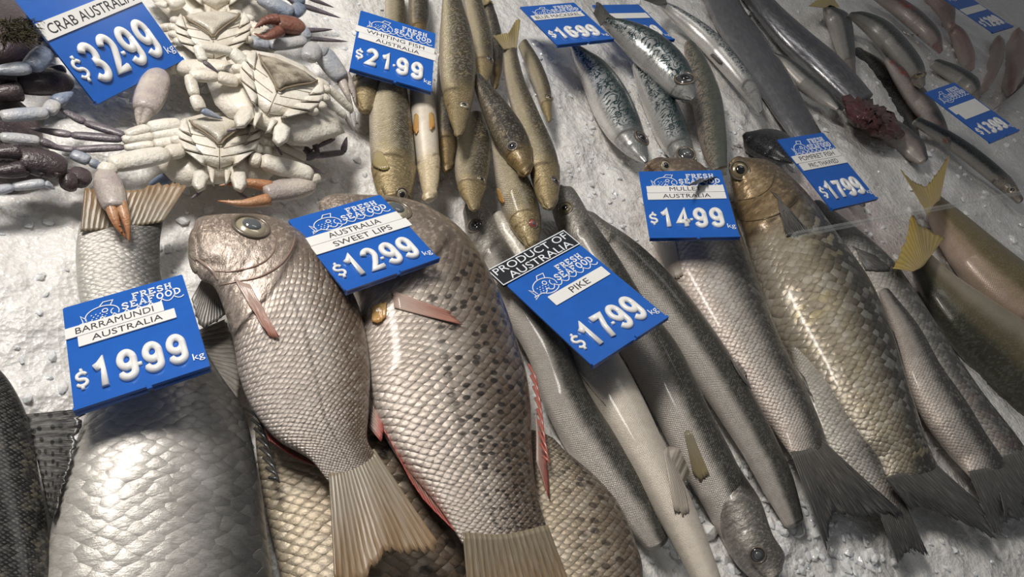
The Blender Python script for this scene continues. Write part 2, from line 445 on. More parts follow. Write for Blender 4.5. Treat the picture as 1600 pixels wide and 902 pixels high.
    f.append(tuple(range(MM-1, -1, -1))); f.append(tuple((n-1)*MM+q for q in range(MM)))
    if np.cross(Bm[n//2], [0, 0, 1])@(C[n//2+1]-C[n//2]) < 0: f = [q[::-1] for q in f]
    mid = C[n//2]
    root = thing(name, (mid[0], mid[1], min(C[:, 2]-Ar*Kr)), label, cat, group)
    bo = mesh('body', vv, f, mat, root)
    ra = bo.data.attributes.new('reg', 'FLOAT_COLOR', 'POINT'); ra.data.foreach_set('color', reg.astype(np.float32).ravel())
    sa = bo.data.attributes.new('suv', 'FLOAT_VECTOR', 'POINT'); sa.data.foreach_set('vector', suv.astype(np.float32).ravel())
    bvh = BVHTree.FromPolygons([Vector(p) for p in vv], f)
    for e in (eye or []): add_eye(root, bvh, mat, *e)
    if tail is not None:
        zc = C[-1][2]; z1 = tz if tz is not None else max(.012, zc-.01)
        tb = np.array(tail[0], float); tt = resample(tail[1], len(tb)); tb = tb-(tt-tb)*.10
        fin('tail_fin', root, tmat, tb, tail[1], zc+Ar[-7]*Kr[-7]*1.0+.001, z1, cols=48, rows=14, nr=18, rag=.07)
    BODIES.append((bvh, name))
    return root, bvh

# ============================================================ setting: tray and ice
def bigbox(name, lo, hi, mat, kind='structure'):
    v = [(x, y, z) for x in (lo[0], hi[0]) for y in (lo[1], hi[1]) for z in (lo[2], hi[2])]
    f = [(0, 1, 3, 2), (4, 6, 7, 5), (0, 4, 5, 1), (2, 3, 7, 6), (0, 2, 6, 4), (1, 5, 7, 3)]
    return setp(mesh(name, v, f, mat, None, False), kind=kind)
bigbox('floor', (-.9, -.8, -.14), (7.5, 4.6, -.12), M['steel'])

class Noise2:
    def __init__(s, seed): s.g = np.random.default_rng(seed).uniform(-1, 1, (256, 256))
    def __call__(s, x, y):
        xi = np.floor(x).astype(int); yi = np.floor(y).astype(int); u = x-xi; v = y-yi
        u = u*u*(3-2*u); v = v*v*(3-2*v); g = s.g
        a = g[xi % 256, yi % 256]; b = g[(xi+1) % 256, yi % 256]; c = g[xi % 256, (yi+1) % 256]; d = g[(xi+1) % 256, (yi+1) % 256]
        return a*(1-u)*(1-v)+b*u*(1-v)+c*(1-u)*v+d*u*v
N1, N2, N3 = Noise2(1), Noise2(2), Noise2(3)
def ice_h(x, y):
    x = np.asarray(x, float); y = np.asarray(y, float)
    h = .011*N1(x*9+3, y*9)+.006*N2(x*28, y*28)+.0028*np.abs(N3(x*75, y*75))+.0018*np.abs(N1(x*170, y*170))
    h += .02*np.exp(-(((x-.02)/.10)**2+((y-.5)/.13)**2))          # heap at the left
    return h-.004
def axis(a, b, fine, hi, grow=1.035):
    q = list(np.arange(a, b, fine)); st = fine
    while q[-1] < hi: st *= grow; q.append(q[-1]+st)
    return np.array(q)
xs = axis(-.35, 1.3, .0042, 7.2); ys = axis(-.35, 1.1, .0042, 4.3)
X, Y = np.meshgrid(xs, ys, indexing='ij'); Z = ice_h(X, Y)
nx_, ny_ = X.shape
V = np.stack([X, Y, Z], 2).reshape(-1, 3)
ii, jj = np.meshgrid(np.arange(nx_-1), np.arange(ny_-1), indexing='ij'); b0 = (ii*ny_+jj).ravel()
Fq = np.stack([b0, b0+ny_, b0+ny_+1, b0+1], 1)
# skirt down to the tray so that the ice is a solid bed
border = np.concatenate([np.arange(nx_)*ny_, (nx_-1)*ny_+np.arange(1, ny_), (np.arange(nx_-1)[::-1])*ny_+ny_-1, np.arange(1, ny_-1)[::-1]])
nb = len(border); V2 = V[border].copy(); V2[:, 2] = -.12; base = len(V)
Fs = [(int(border[(i+1) % nb]), int(border[i]), base+i, base+(i+1) % nb) for i in range(nb)]
# loose chips, one heap nobody could count
_ico = bmesh.new(); bmesh.ops.create_icosphere(_ico, subdivisions=1, radius=1)
IV = np.array([v.co for v in _ico.verts]); IF = [[v.index for v in f.verts] for f in _ico.faces]; _ico.free()
def chips(n, xr, yr, smin, smax, out):
    for _ in range(n):
        x = rng.uniform(*xr); y = rng.uniform(*yr); s = rng.uniform(smin, smax)*(1 if rng.random() > .15 else 1.6)
        v = IV*rng.uniform(.65, 1.25, (len(IV), 1))*np.array([s, s*rng.uniform(.5, 1), s*rng.uniform(.35, .7)])
        q = Matrix.Rotation(rng.uniform(0, 6.3), 3, 'Z') @ Matrix.Rotation(rng.uniform(-.6, .6), 3, 'X')
        v = v @ np.array(q).T + [x, y, float(ice_h(x, y))+s*.1]
        out.add(v, IF)
mb = MB()
chips(2200, (-.25, 1.3), (-.2, 1.05), .0025, .007, mb)
chips(520, (.48, .92), (-.16, .2), .004, .010, mb)
chips(500, (1.2, 3.2), (.2, 1.7), .005, .012, mb)
nbed = len(V)+len(V2); bedf = Fq.tolist()+Fs
ice = mesh('ice_bed', np.concatenate([V, V2, np.array(mb.v)]), bedf+[tuple(i+nbed for i in f) for f in mb.f], M['ice'])
ice.data.materials.append(M['chip'])
ice.data.polygons.foreach_set('material_index', [0]*len(bedf)+[1]*len(mb.f)); ice.data.polygons.foreach_set('use_smooth', [True]*len(bedf)+[False]*len(mb.f))
setp(ice, 'bed of crushed ice that all the fish and crabs lie on', 'ice', kind='stuff')

# ============================================================ price tags
M['blue'] = plain('blue_plastic', (.013, .115, .49), .28, 0, .5, .3, var=.12)
M['white'] = plain('white_plastic', (.86, .86, .84), .3, 0, .5, .2)
M['print_white'] = plain('white_print', (.80, .84, .90), .4)
M['strip'] = plain('paper_strip', (.80, .80, .78), .45, var=.05)
M['ink'] = plain('black_ink', (.03, .03, .035), .5)
M['blackcard'] = plain('black_plastic', (.02, .022, .026), .3, 0, .5, .3)

def arc(cx, cy, rx, ry, a0, a1, n=14): return [(cx+rx*math.cos(math.radians(a0+(a1-a0)*i/n)), cy+ry*math.sin(math.radians(a0+(a1-a0)*i/n))) for i in range(n+1)]
NINE = [(.45, .66)]+arc(.28, .66, .17, .23, 0, 360, 26)[1:]
DIG = {'1': [[(.10, .70), (.22, .76), (.31, .90), (.31, .06)]],
       '9': [arc(.28, .66, .17, .23, 0, 360, 26), [(.45, .66), (.45, .36)]+arc(.28, .28, .17, .19, 10, -165, 12)],
       '6': [arc(.28, .34, .17, .23, 0, 360, 26), [(.11, .34), (.11, .64)]+arc(.28, .72, .17, .19, 190, 15, 12)],
       '0': [arc(.28, .5, .17, .40, 0, 360, 30)],
       '2': [arc(.28, .68, .17, .22, 165, -25, 14)+[(.30, .34), (.12, .11), (.47, .11)]],
       '3': [arc(.26, .69, .17, .20, 155, -75, 14)+[(.24, .51)], [(.24, .51)]+arc(.26, .30, .19, .20, 80, -155, 14)],
       '4': [[(.36, .06), (.36, .9), (.09, .32), (.50, .32)]],
       '7': [[(.08, .87), (.46, .87), (.30, .50), (.22, .06)]],
       '.': [[(.0, .44), (.06, .44)]],
       '$': [arc(.26, .66, .19, .17, 20, 270, 14)+arc(.26, .32, .19, .17, 90, -160, 14)[1:], [(.26, 1.02), (.26, .86)], [(.26, .12), (.26, -.04)]]}
LET = {'F': [[(.2, 0), (.2, 1)], [(.2, .93), (.82, .93), (.82, .72)], [(.2, .5), (.62, .5)], [(.02, .05), (.45, .05)], [(.02, .95), (.3, .95)]],
       'R': [[(.2, 0), (.2, 1)], [(.2, .93), (.55, .93), (.74, .82), (.74, .62), (.55, .48), (.2, .48)], [(.5, .48), (.78, .05), (.98, .05)], [(.02, .05), (.4, .05)], [(.02, .95), (.3, .95)]],
       'E': [[(.2, 0), (.2, 1)], [(.02, .94), (.82, .94), (.82, .72)], [(.2, .5), (.62, .5)], [(.02, .06), (.85, .06), (.85, .28)]],
       'S': [[(.78, .72), (.78, .85), (.62, .94), (.34, .94), (.18, .8), (.2, .64), (.5, .52), (.78, .38), (.82, .2), (.64, .06), (.34, .06), (.18, .16), (.18, .3)]],
       'H': [[(.2, 0), (.2, 1)], [(.8, 0), (.8, 1)], [(.2, .5), (.8, .5)], [(.04, .05), (.38, .05)], [(.04, .95), (.38, .95)], [(.62, .05), (.96, .05)], [(.62, .95), (.96, .95)]],
       'A': [[(.14, .04), (.5, .98), (.86, .04)], [(.28, .34), (.72, .34)], [(.0, .05), (.32, .05)], [(.66, .05), (1, .05)]],
       'O': [arc(.5, .5, .36, .45, 0, 360, 18)],
       'D': [[(.2, 0), (.2, 1)], [(.02, .94), (.5, .94), (.8, .75), (.85, .5), (.8, .25), (.5, .06), (.02, .06)]]}

def stroke(mb, line, wd, z0, h, T, raised=True):
    """sweep a flat (or moulded, rounded) stroke along a 2-D line; T maps (x, y, z) to world"""
    P = np.array(line, float); n = len(P)
    closed = np.linalg.norm(P[0]-P[-1]) < 1e-6
    prof = [(-.5, 0), (-.5, .45), (-.30, 1), (.30, 1), (.5, .45), (.5, 0)] if raised else [(-.5, 0), (-.5, 1), (.5, 1), (.5, 0)]
    v = []; f = []; k = len(prof)
    for i in range(n):
        a = P[i]-P[i-1] if i > 0 else (P[-1]-P[-2] if closed else P[1]-P[0])
        b = P[i+1]-P[i] if i < n-1 else (P[1]-P[0] if closed else P[-1]-P[-2])
        a = a/(np.linalg.norm(a)+1e-12); b = b/(np.linalg.norm(b)+1e-12)
        t = a+b; t = t/(np.linalg.norm(t)+1e-9); nrm = np.array([-t[1], t[0]]); m = min(1/max(.35, float(nrm@np.array([-a[1], a[0]]))), 1.6)
        for (s, hh) in prof: q = P[i]+nrm*s*wd*m; v.append(T(q[0], q[1], z0+hh*h))
    for i in range(n-1):
        for j in range(k): f.append((i*k+j, i*k+(j+1) % k, (i+1)*k+(j+1) % k, (i+1)*k+j))
    if not closed: f.append(tuple(range(k-1, -1, -1))); f.append(tuple((n-1)*k+j for j in range(k)))
    mb.add(v, f)
_DG = None
def text_mesh(txt):
    cu = bpy.data.curves.new('lettering', 'FONT'); cu.body = txt; cu.size = 1; cu.resolution_u = 3; cu.offset = 0
    o = bpy.data.objects.new('lettering', cu); COL.objects.link(o); bpy.context.view_layer.update()
    me = bpy.data.meshes.new_from_object(o.evaluated_get(bpy.context.evaluated_depsgraph_get()))
    bpy.data.objects.remove(o); bpy.data.curves.remove(cu)
    v = np.array([x.co for x in me.vertices])[:, :2]; f = [tuple(p.vertices) for p in me.polygons]; bpy.data.meshes.remove(me)
    return v, f
def put_text(mb, txt, x0, x1, y0, y1, z, T, maxw=None):
    v, f = text_mesh(txt); lo = v.min(0); hi = v.max(0)
    sy = (y1-y0)/.70; sx = (x1-x0)/(hi[0]-lo[0])
    mb.add([T(x0+(p[0]-lo[0])*sx, y0+p[1]*sy, z) for p in v], f)

def slab(mb, x0, x1, y0, y1, z0, z1, T, bev=.0):
    c = [(x0+bev, y0), (x1-bev, y0), (x1, y0+bev), (x1, y1-bev), (x1-bev, y1), (x0+bev, y1), (x0, y1-bev), (x0, y0+bev)] if bev else [(x0, y0), (x1, y0), (x1, y1), (x0, y1)]
    n = len(c); v = [T(x, y, z0) for x, y in c]+[T(x, y, z1) for x, y in c]
    f = [tuple(range(n-1, -1, -1)), tuple(range(n, 2*n))]+[(i, (i+1) % n, n+(i+1) % n, n+i) for i in range(n)]
    mb.add(v, f)

def price_tag(label, c, W, H, r1, nrm, price, strips, extra=None, ph=.25, py=.11, header=True, px=(.045, .15, .335, .53, .715), pw=.182, kg=True):
    r1 = np.array(r1, float); nrm = np.array(nrm, float); nrm /= np.linalg.norm(nrm); r1 -= nrm*(r1@nrm); r1 /= np.linalg.norm(r1); r2 = np.cross(nrm, r1)
    c = np.array(c, float); o0 = c-r1*W/2-r2*H/2
    T = lambda x, y, z: o0+r1*x*W+r2*y*H+nrm*z          # x, y run 0..1 over the card, z in metres
    root = thing('price_tag', c-r2*H/2, label, 'price tag', 'blue price tags standing among the fish')
    mb = MB(); slab(mb, 0, 1, 0, 1, -.0022, 0, T, .012)
    slab(mb, .0, .52, 0, .025, -.004, .0022, T); slab(mb, .56, 1, 0, .025, -.004, .0022, T)
    mb.build('card', M['blue'], root, False)
    A = W/H
    if header:
        mb = MB()
        for word, x, y, hh, ww in (('FRESH', .555, .875, .062, .068), ('SEAFOOD', .455, .795, .066, .072)):
            for i, ch in enumerate(word):
                for ln in LET[ch]: stroke(mb, [(x+(i+p[0]*.9)*ww, (y+p[1]*hh)) for p in ln], .0125, .0002, .0006, T, False)
        mb.build('heading', M['print_white'], root, False)
        mb = MB()
        fx, fy, s = .30, .83, .9
        body = arc(fx, fy-.02, .135, .085, 200, -20, 20)
        for ln in (body, arc(fx+.03, fy-.055, .10, .05, 190, 340, 12), arc(fx+.025, fy+.012, .022, .019, 0, 360, 12), arc(fx+.10, fy-.02, .03, .03, 100, 230, 8),
                   [(fx-.02, fy+.06), (fx+.02, fy+.105), (fx+.10, fy+.10), (fx+.075, fy+.055)], [(fx-.127, fy-.03), (fx-.17, fy+.02), (fx-.155, fy-.05), (fx-.19, fy-.09), (fx-.11, fy-.06)]):
            stroke(mb, ln, .008, .0002, .0006, T, False)
        for a in range(3):
            for b in range(4):
                if abs(a-1)+b < 5: stroke(mb, [(fx-.09+b*.035+(a % 2)*.015, fy-.05+a*.022), (fx-.08+b*.035+(a % 2)*.015, fy-.045+a*.022)], .008, .0002, .0005, T, False)
        wv = []
        for k in range(9): wv += [(.10+k*.098+q*.098, .752+.035*abs(q-.5)*2*(abs(q-.5)*2)) for q in (0, .17, .33, .5, .67, .83)]
        stroke(mb, [p for p in wv if p[0] < .97 and not (.12 < p[0] < .20)][1:], .008, .0002, .0006, T, False)
        mb.build('fish_emblem', M['print_white'], root, False)
    for (txt, x0, x1, y0, y1) in strips:
        mb = MB(); slab(mb, x0, x1, y0, y1, .0004, .0014, T, .004)
        s = mb.build('name_strip', M['strip'], root, False)
        if txt:
            n = len(txt); wd = min((x1-x0)*.9, n*.062); mx = (x0+x1)/2
            mb = MB(); put_text(mb, txt, mx-wd/2, mx+wd/2, y0+(y1-y0)*.22, y0+(y1-y0)*.80, .0016, T)
            mb.build('lettering', M['ink'], s, False)
    if extra:
        mb = MB(); slab(mb, -.035, 1.0, 1.005, 1.215, -.002, .0012, T, .006); e = mb.build('origin_board', M['blackcard'], root, False)
        mb = MB()
        for ln in ([(-.03, 1.01), (.995, 1.01), (.995, 1.21), (-.03, 1.21), (-.03, 1.01)],): stroke(mb, ln, .009, .0012, .0005, T, False)
        put_text(mb, extra[0], .0, .97, 1.12, 1.195, .0016, T); put_text(mb, extra[1], .10, .93, 1.025, 1.10, .0016, T)
        mb.build('lettering', M['print_white'], e, False)
    for i, ch in enumerate(price):
        mb = MB()
        if ch == '.':
            stroke(mb, [(px[3]-.035, py+ph*.42), (px[3]-.005, py+ph*.42)], .028, 0, .0022, T)
            mb.build('price_point', M['white'], root); continue
        if ch == '$': hh, ww, x, y, sw = ph*.60, .19, px[0]-.012, py+ph*.2, .026
        else:
            j = len([q for q in price[:i] if q not in '$.'])+1
            if j >= len(px): continue
            hh, ww, x, y, sw = ph, pw/.55, px[j], py, .056
        if ch == ' ': continue
        for q, ln in enumerate(DIG[ch]): stroke(mb, [(x+p[0]*ww*(.9 if ch != '$' else 1), y+p[1]*hh) for p in ln], sw, -.0004*q, (.0035 if ch != '$' else .002)+.0006*q, T)
        mb.build('price_digit' if ch != '$' else 'dollar_sign', M['white'], root)
    if kg:
        mb = MB(); put_text(mb, 'kg', .895, .985, py-.005, py+.055, .0008, T); mb.build('unit_lettering', M['print_white'], root, False)
    return root

price_tag('blue tag reading crab australia 32.99, lying over the crabs', (.096, .765, .082), .122, .150, (.744, .663, .081), (.276, -.416, .867), '$32.99',
          [('CRAB AUSTRALIA', 0, 1, .47, .59)], ph=.30, py=.09)
price_tag('blue tag reading whiting fish australia 21.99', (.456, .818, .075), .107, .139, (.931, -.345, .115), (-.119, .01, .993), '$21.99',
          [('WHITING FISH', -.02, 1.0, .615, .715), ('AUSTRALIA', .03, 1.02, .515, .612)], ph=.27, py=.13)
price_tag('blue tag reading blue mackerel 16.99, above the mackerel', (.833, .993, .076), .113, .137, (.962, .091, .256), (-.268, .156, .951), '$16.99',
          [('BLUE MACKEREL', .02, .93, .62, .74)], ph=.28, py=.12)
price_tag('blue tag ending 0.99, half hidden behind a mackerel', (1.045, 1.075, .066), .113, .137, (.98, .05, .2), (-.22, .12, .96), '$10.99',
          [('', .1, .95, .60, .74)], ph=.28, py=.12, header=False)
price_tag('blue tag reading australia sweet lips 12.99', (.308, .459, .100), .105, .109, (.95, .279, .14), (-.187, .148, .971), '$12.99',
          [('AUSTRALIA', -.01, 1.0, .605, .715), ('SWEET LIPS', .0, 1.03, .49, .60)], ph=.29, py=.10)
price_tag('blue tag reading barramundi australia 19.99', (.0967, .364, .085), .0929, .1226, (.928, .11, .356), (-.372, .283, .884), '$19.99',
          [('BARRAMUNDI', 0, .78, .655, .76), ('AUSTRALIA', .09, .86, .55, .65)], ph=.28, py=.11)
price_tag('blue tag reading pike 17.99 under a black board reading product of australia', (.565, .391, .087), .115, .147, (.9, .301, .314), (-.376, .176, .91), '$17.99',
          [('PIKE', .22, .95, .60, .71)], extra=('PRODUCT OF', 'AUSTRALIA'), ph=.27, py=.10)
price_tag('blue tag reading mullet australia 14.99', (.817, .547, .104), .1207, .145, (.806, -.344, .481), (-.44, .192, .877), '$14.99',
          [('MULLET', .06, .97, .655, .755), ('AUSTRALIA', .055, .97, .55, .65)], ph=.28, py=.14)
price_tag('blue tag reading pomfret fish 17.99, on bare ice', (1.233, .651, .117), .126, .163, (.977, .119, .179), (-.174, -.048, .984), '$17.99',
          [('POMFRET FISH', 0, .98, .64, .745), ('PRC THAWED', .03, .99, .535, .635)], ph=.25, py=.10)
price_tag('blue tag reading 13.99 among the small fish at the right', (2.153, .963, .13), .138, .215, (.943, .195, .271), (-.287, .06, .956), '$13.99',
          [('', .05, .95, .53, .66), ('', .12, .95, .42, .53)], ph=.2, py=.10)
price_tag('blue tag reading 12.99 at the far top right corner', tuple(at(1520, 14, .12)), .15, .30, (.943, .195, .271), (-.287, .06, .956), '$12.99',
          [('', .0, .95, .42, .55)], ph=.2, py=.10)

# ============================================================ fish
FM = {}
FM['barra'] = fish_mat('barramundi_skin', (.66, .63, .585), (.60, .575, .54), (.10, .10, .098), (.3, .28, .26), freq=15, edge=.24, bump=.6, metal=.32, glit=.08, lo=-.8, mid=.05, hi=.9, jit=.5, lateral=.15)
FM['dark'] = fish_mat('dark_fish_skin', (.05, .05, .045), (.02, .02, .02), (.01, .01, .01), (.02, .02, .02), freq=26, edge=.5, bump=.7, metal=.1, glit=.06, gold=((.18, .15, .08), .5))
FM['sweet'] = fish_mat('sweetlips_skin', (.76, .67, .61), (.68, .60, .54), (.20, .145, .105), (.50, .42, .36), freq=24, edge=.50, bump=1.25, metal=.48, glit=.2, lo=-.8, mid=.15, hi=.95, lateral=.5, jit=.22)
FM['spotted'] = fish_mat('spotted_sweetlips_skin', (.76, .67, .60), (.64, .56, .49), (.17, .125, .09), (.50, .42, .36), freq=21, edge=.46, bump=1.2, metal=.48, glit=.14, lo=-.7, mid=.1, hi=.9, spots=(15, .8, .33, -.1, .45), lateral=.3)
FM['under'] = fish_mat('lower_sweetlips_skin', (.68, .58, .43), (.52, .43, .32), (.20, .15, .11), (.34, .25, .18), freq=19, edge=.5, bump=1.2, metal=.45, glit=.2, lo=-.8, mid=.1, hi=.8, spots=(9, .7, .33, -.4, .3))
FM['pike'] = fish_mat('pike_skin', (.74, .68, .62), (.60, .56, .51), (.05, .048, .04), (.3, .28, .25), freq=38, edge=.38, bump=.8, metal=.3, glit=.1, lo=-.6, mid=.2, hi=.7, rough=.36)
FM['pike_belly'] = fish_mat('pike_belly_skin', (.62, .56, .48), (.60, .55, .48), (.4, .36, .28), (.45, .42, .36), freq=42, edge=.16, bump=.4, metal=.2, glit=.15, lo=-.5, mid=0, hi=.8, rough=.4)
FM['mullet'] = fish_mat('mullet_skin', (.74, .64, .57), (.52, .475, .43), (.06, .057, .053), (.30, .22, .15), freq=22, edge=.45, bump=.85, metal=.22, glit=.12, lo=-.3, mid=.35, hi=.9, jit=.35, gold=((.36, .29, .15), .25))
FM['mullet_gold'] = fish_mat('golden_mullet_skin', (.52, .46, .37), (.42, .36, .26), (.06, .055, .045), (.34, .24, .13), freq=20, edge=.45, bump=1.0, metal=.4, glit=.3, lo=-.5, mid=.25, hi=.95, jit=.4, gold=((.50, .40, .17), .65), rough=.3)
FM['mullet_pale'] = fish_mat('pale_mullet_skin', (.60, .56, .49), (.54, .51, .46), (.10, .10, .095), (.3, .25, .2), freq=17, edge=.4, bump=.85, metal=.35, glit=.22, lo=-.6, mid=.2, hi=.95, jit=.35, blood=.15)
FM['whiting'] = fish_mat('whiting_skin', (.72, .63, .49), (.58, .50, .33), (.10, .08, .045), (.40, .31, .16), freq=30, edge=.5, bump=.8, metal=.3, glit=.25, lo=-.5, mid=.3, hi=.95, gold=((.62, .48, .18), .5))
FM['whiting_belly'] = fish_mat('whiting_belly_skin', (.74, .67, .56), (.68, .61, .50), (.5, .42, .3), (.66, .54, .36), freq=38, edge=.1, bump=.3, metal=.15, glit=.1, lo=-.8, mid=-.2, hi=.8)
FM['whiting_dark'] = fish_mat('dark_whiting_skin', (.26, .21, .14), (.20, .165, .11), (.05, .042, .03), (.27, .19, .08), freq=34, edge=.4, bump=.5, metal=.35, glit=.2, spots=(7, .6, .5, -.4, .4), gold=((.4, .28, .1), .35))
FM['mack'] = fish_mat('mackerel_skin', (.74, .72, .69), (.54, .56, .56), (.045, .075, .08), (.42, .42, .41), freq=70, edge=.1, bump=.12, metal=.5, glit=.1, lo=-.4, mid=.35, hi=.95, wiggle=(5, 1, -.35, .25, (.02, .05, .055)), rough=.26, coat=.6)
FM['mack_brown'] = fish_mat('speckled_mackerel_skin', (.50, .40, .32), (.36, .31, .24), (.11, .12, .09), (.3, .25, .18), freq=60, edge=.1, bump=.15, metal=.3, glit=.1, lo=-.6, mid=.1, hi=.8, wiggle=(4.5, .9, -.9, -.2, (.08, .09, .08)))
FM['hair'] = fish_mat('hairtail_skin', (.33, .33, .35), (.24, .24, .26), (.11, .11, .125), (.25, .25, .26), freq=9, edge=.05, bump=.15, metal=.7, glit=.15, rough=.28, lo=-.9, mid=0, hi=.9, scale_aniso=5)
FM['silver'] = fish_mat('small_silver_skin', (.55, .52, .48), (.34, .33, .31), (.04, .045, .045), (.34, .30, .26), freq=50, edge=.15, bump=.2, metal=.4, glit=.15, lo=-.3, mid=.35, hi=.7)
FM['bloody'] = fish_mat('bloodstained_silver_skin', (.50, .44, .41), (.38, .31, .29), (.06, .055, .05), (.34, .2, .17), freq=50, edge=.15, bump=.2, metal=.35, glit=.15, lo=-.3, mid=.4, hi=.85, blood=.85)
FM['black'] = fish_mat('black_fish_skin', (.03, .03, .032), (.014, .014, .016), (.008, .008, .009), (.02, .02, .02), freq=40, edge=.2, bump=.3, metal=.2, glit=.05, rough=.22, coat=.7)
FM['yellow'] = fish_mat('yellowtail_skin', (.50, .38, .30), (.40, .30, .19), (.20, .155, .07), (.3, .25, .15), freq=60, edge=.1, bump=.2, metal=.15, glit=.08, lo=-.2, mid=.15, hi=.5)
FM['olive'] = fish_mat('olive_yellowtail_skin', (.40, .34, .25), (.15, .125, .07), (.05, .05, .032), (.2, .17, .1), freq=60, edge=.1, bump=.2, metal=.15, glit=.05, lo=-.5, mid=.1, hi=.5)
FM['pink'] = fish_mat('pink_fish_skin', (.50, .38, .34), (.42, .29, .26), (.28, .16, .14), (.35, .24, .2), freq=36, edge=.2, bump=.3, metal=.2, glit=.15)

TM = {'gold': fin_mat('yellow_tail_fin', (.25, .205, .135), (.29, .185, .095), .45), 'olive': fin_mat('olive_fin', (.24, .21, .14), (.24, .19, .09), .5),
      'dark': fin_mat('dark_tail_fin', (.10, .095, .088), (.028, .028, .03), .5), 'grey': fin_mat('grey_fin', (.24, .22, .20), (.20, .19, .17), .5),
      'pink': fin_mat('pink_fin', (.52, .38, .32), (.42, .17, .12), .35), 'red': fin_mat('red_edged_fin', (.50, .36, .30), (.42, .06, .05), .35),
      'yellow': fin_mat('bright_yellow_fin', (.42, .31, .10), (.46, .33, .05), .35), 'spot': fin_mat('spotted_black_fin', (.12, .12, .12), (.03, .03, .032), .4, .9),
      'orange': fin_mat('orange_fin', (.55, .34, .10), (.60, .30, .06), .3), 'pale': fin_mat('pale_fin', (.50, .44, .38), (.42, .36, .30), .35),
      'whit': fin_mat('straw_fin', (.42, .34, .18), (.34, .27, .10), .4)}
M['spine'] = plain('red_spines', (.42, .13, .10), .3, 0, .5, .4)
M['spine_grey'] = plain('silver_spines', (.42, .38, .34), .25, .4, .5, .4)
M['spine_dark'] = plain('dark_spines', (.07, .07, .07), .3, .2, .5, .4)

# --- barramundi, its head beyond the near edge
f1, b1 = fish('barramundi', 'big grey barramundi with broad scales under the 19.99 tag, yellow tail at the crab', [
    (60, 1150, 330, 1130), (50, 1060, 410, 1040), (72, 960, 432, 955), (82, 902, 434, 900), (95, 800, 420, 800), (122, 705, 402, 700), (140, 645, 384, 640), (146, 590, 348, 588),
    (138, 520, 305, 518), (124, 455, 260, 450), (120, 395, 252, 388), (126, 352, 258, 340)], [.075, .075, .075, .065, .05, .042], FM['barra'], k=.42, roll=12, head=.02, headless=True, mouth=False, group=None,
    tail=([(126, 356), (190, 352), (258, 342)], [(132, 292), (180, 300), (215, 296), (250, 286), (294, 288)]), tmat=TM['gold'], tz=.05)
spiny('dorsal_fin', f1, M['spine_dark'], [(388, 640), (404, 690), (424, 760)], .05, .02, 8, -1)
fin('anal_fin', f1, TM['grey'], [(300, 520), (318, 560), (336, 590)], [(352, 500), (372, 560), (372, 640)], .03, .03)

# --- dark fish at the near left corner
f2, b2 = fish('speckled_dark_fish', 'black gold-speckled fish cut off by the lower left corner', [
    (-90, 520, -20, 560), (-110, 590, 18, 600), (-120, 660, 48, 660), (-120, 740, 64, 740), (-110, 830, 78, 830), (-100, 920, 86, 920), (-60, 1010, 60, 1010)], .06, FM['dark'], k=.5, head=.02, headless=True, mouth=False, roll=35)
fin('pelvic_fin', f2, TM['spot'], [(36, 648), (56, 710), (78, 806)], [(132, 640), (122, 690), (84, 812)], .045, .06, rag=.12, label='spotted black fin with a ragged edge')

# --- sweetlips lying with its head to the left
f3, b3 = fish('sweetlips_fish', 'silver pink sweetlips facing left, its large eye beside the 12.99 tag', [
    (309, 428, 301, 356), (318, 438, 312, 338), (336, 448, 368, 332), (352, 482, 432, 338), (368, 530, 500, 378), (380, 585, 562, 462), (400, 638, 583, 560), (436, 685, 580, 636), (484, 716, 576, 688), (514, 752, 594, 716)],
    [.085, .10, .10, .09, .07], FM['sweet'], k=.40, roll=8, head=.30, eye=[(393, 353, 23, 'iris_silver', 'pupil_cloudy', .62)], group='sweetlips lying side by side', capl=.25,
    tail=([(514, 750), (552, 738), (594, 716)], [(522, 915), (562, 912), (592, 880), (606, 866), (640, 866), (690, 858)]), tmat=TM['gold'], tz=.075)
fin('pectoral_fin', f3, TM['pink'], [(366, 436), (378, 442), (391, 446)], [(414, 520), (426, 530), (438, 533)], on=b3, lift=.003, cols=24, nr=8)
fin('pelvic_fin', f3, TM['grey'], [(318, 432), (330, 440), (346, 452)], [(298, 470), (318, 512), (362, 486)], .055, .05, cols=26, nr=8)
spiny('dorsal_fin', f3, M['spine_grey'], [(556, 452), (578, 520), (584, 590), (580, 640)], .06, .016, 10, -1)
fin('soft_dorsal_fin', f3, TM['red'], [(582, 590), (580, 640), (577, 668)], [(590, 625), (600, 668), (596, 690)], .06, .062, cols=20, rows=6)
fin('anal_fin', f3, TM['red'], [(408, 658), (440, 690), (478, 716)], [(420, 690), (455, 712), (506, 733)], .05, .06, cols=24, rows=6)

# --- spotted sweetlips behind the 12.99 tag
f4, b4 = fish('sweetlips_fish', 'black-spotted sweetlips whose back runs down from the 12.99 tag', [
    (509, 342, 498, 314), (516, 362, 516, 303), (532, 392, 560, 302), (548, 440, 652, 312), (563, 492, 732, 360), (572, 545, 786, 448), (582, 600, 824, 560), (596, 655, 836, 632), (628, 715, 836, 702), (684, 785, 842, 772), (724, 848, 860, 835)],
    [.075, .09, .10, .10, .085, .07], FM['spotted'], k=.40, roll=12, head=.30, eye=[(618, 327, 22, 'iris_silver', 'pupil_cloudy', .62)], group='sweetlips lying side by side', capl=.25,
    tail=([(724, 846), (790, 846), (860, 832)], [(735, 985), (800, 960), (840, 955), (905, 950)]), tmat=TM['gold'], tz=.06)
fin('pectoral_fin', f4, TM['pink'], [(612, 455), (614, 466), (616, 482)], [(700, 490), (716, 503), (722, 511)], on=b4, lift=.003, cols=24, nr=8)
fin('pelvic_fin', f4, TM['orange'], [(580, 482), (590, 476), (604, 472)], [(582, 506), (592, 508), (604, 498)], on=b4, lift=.003, cols=18, rows=5)
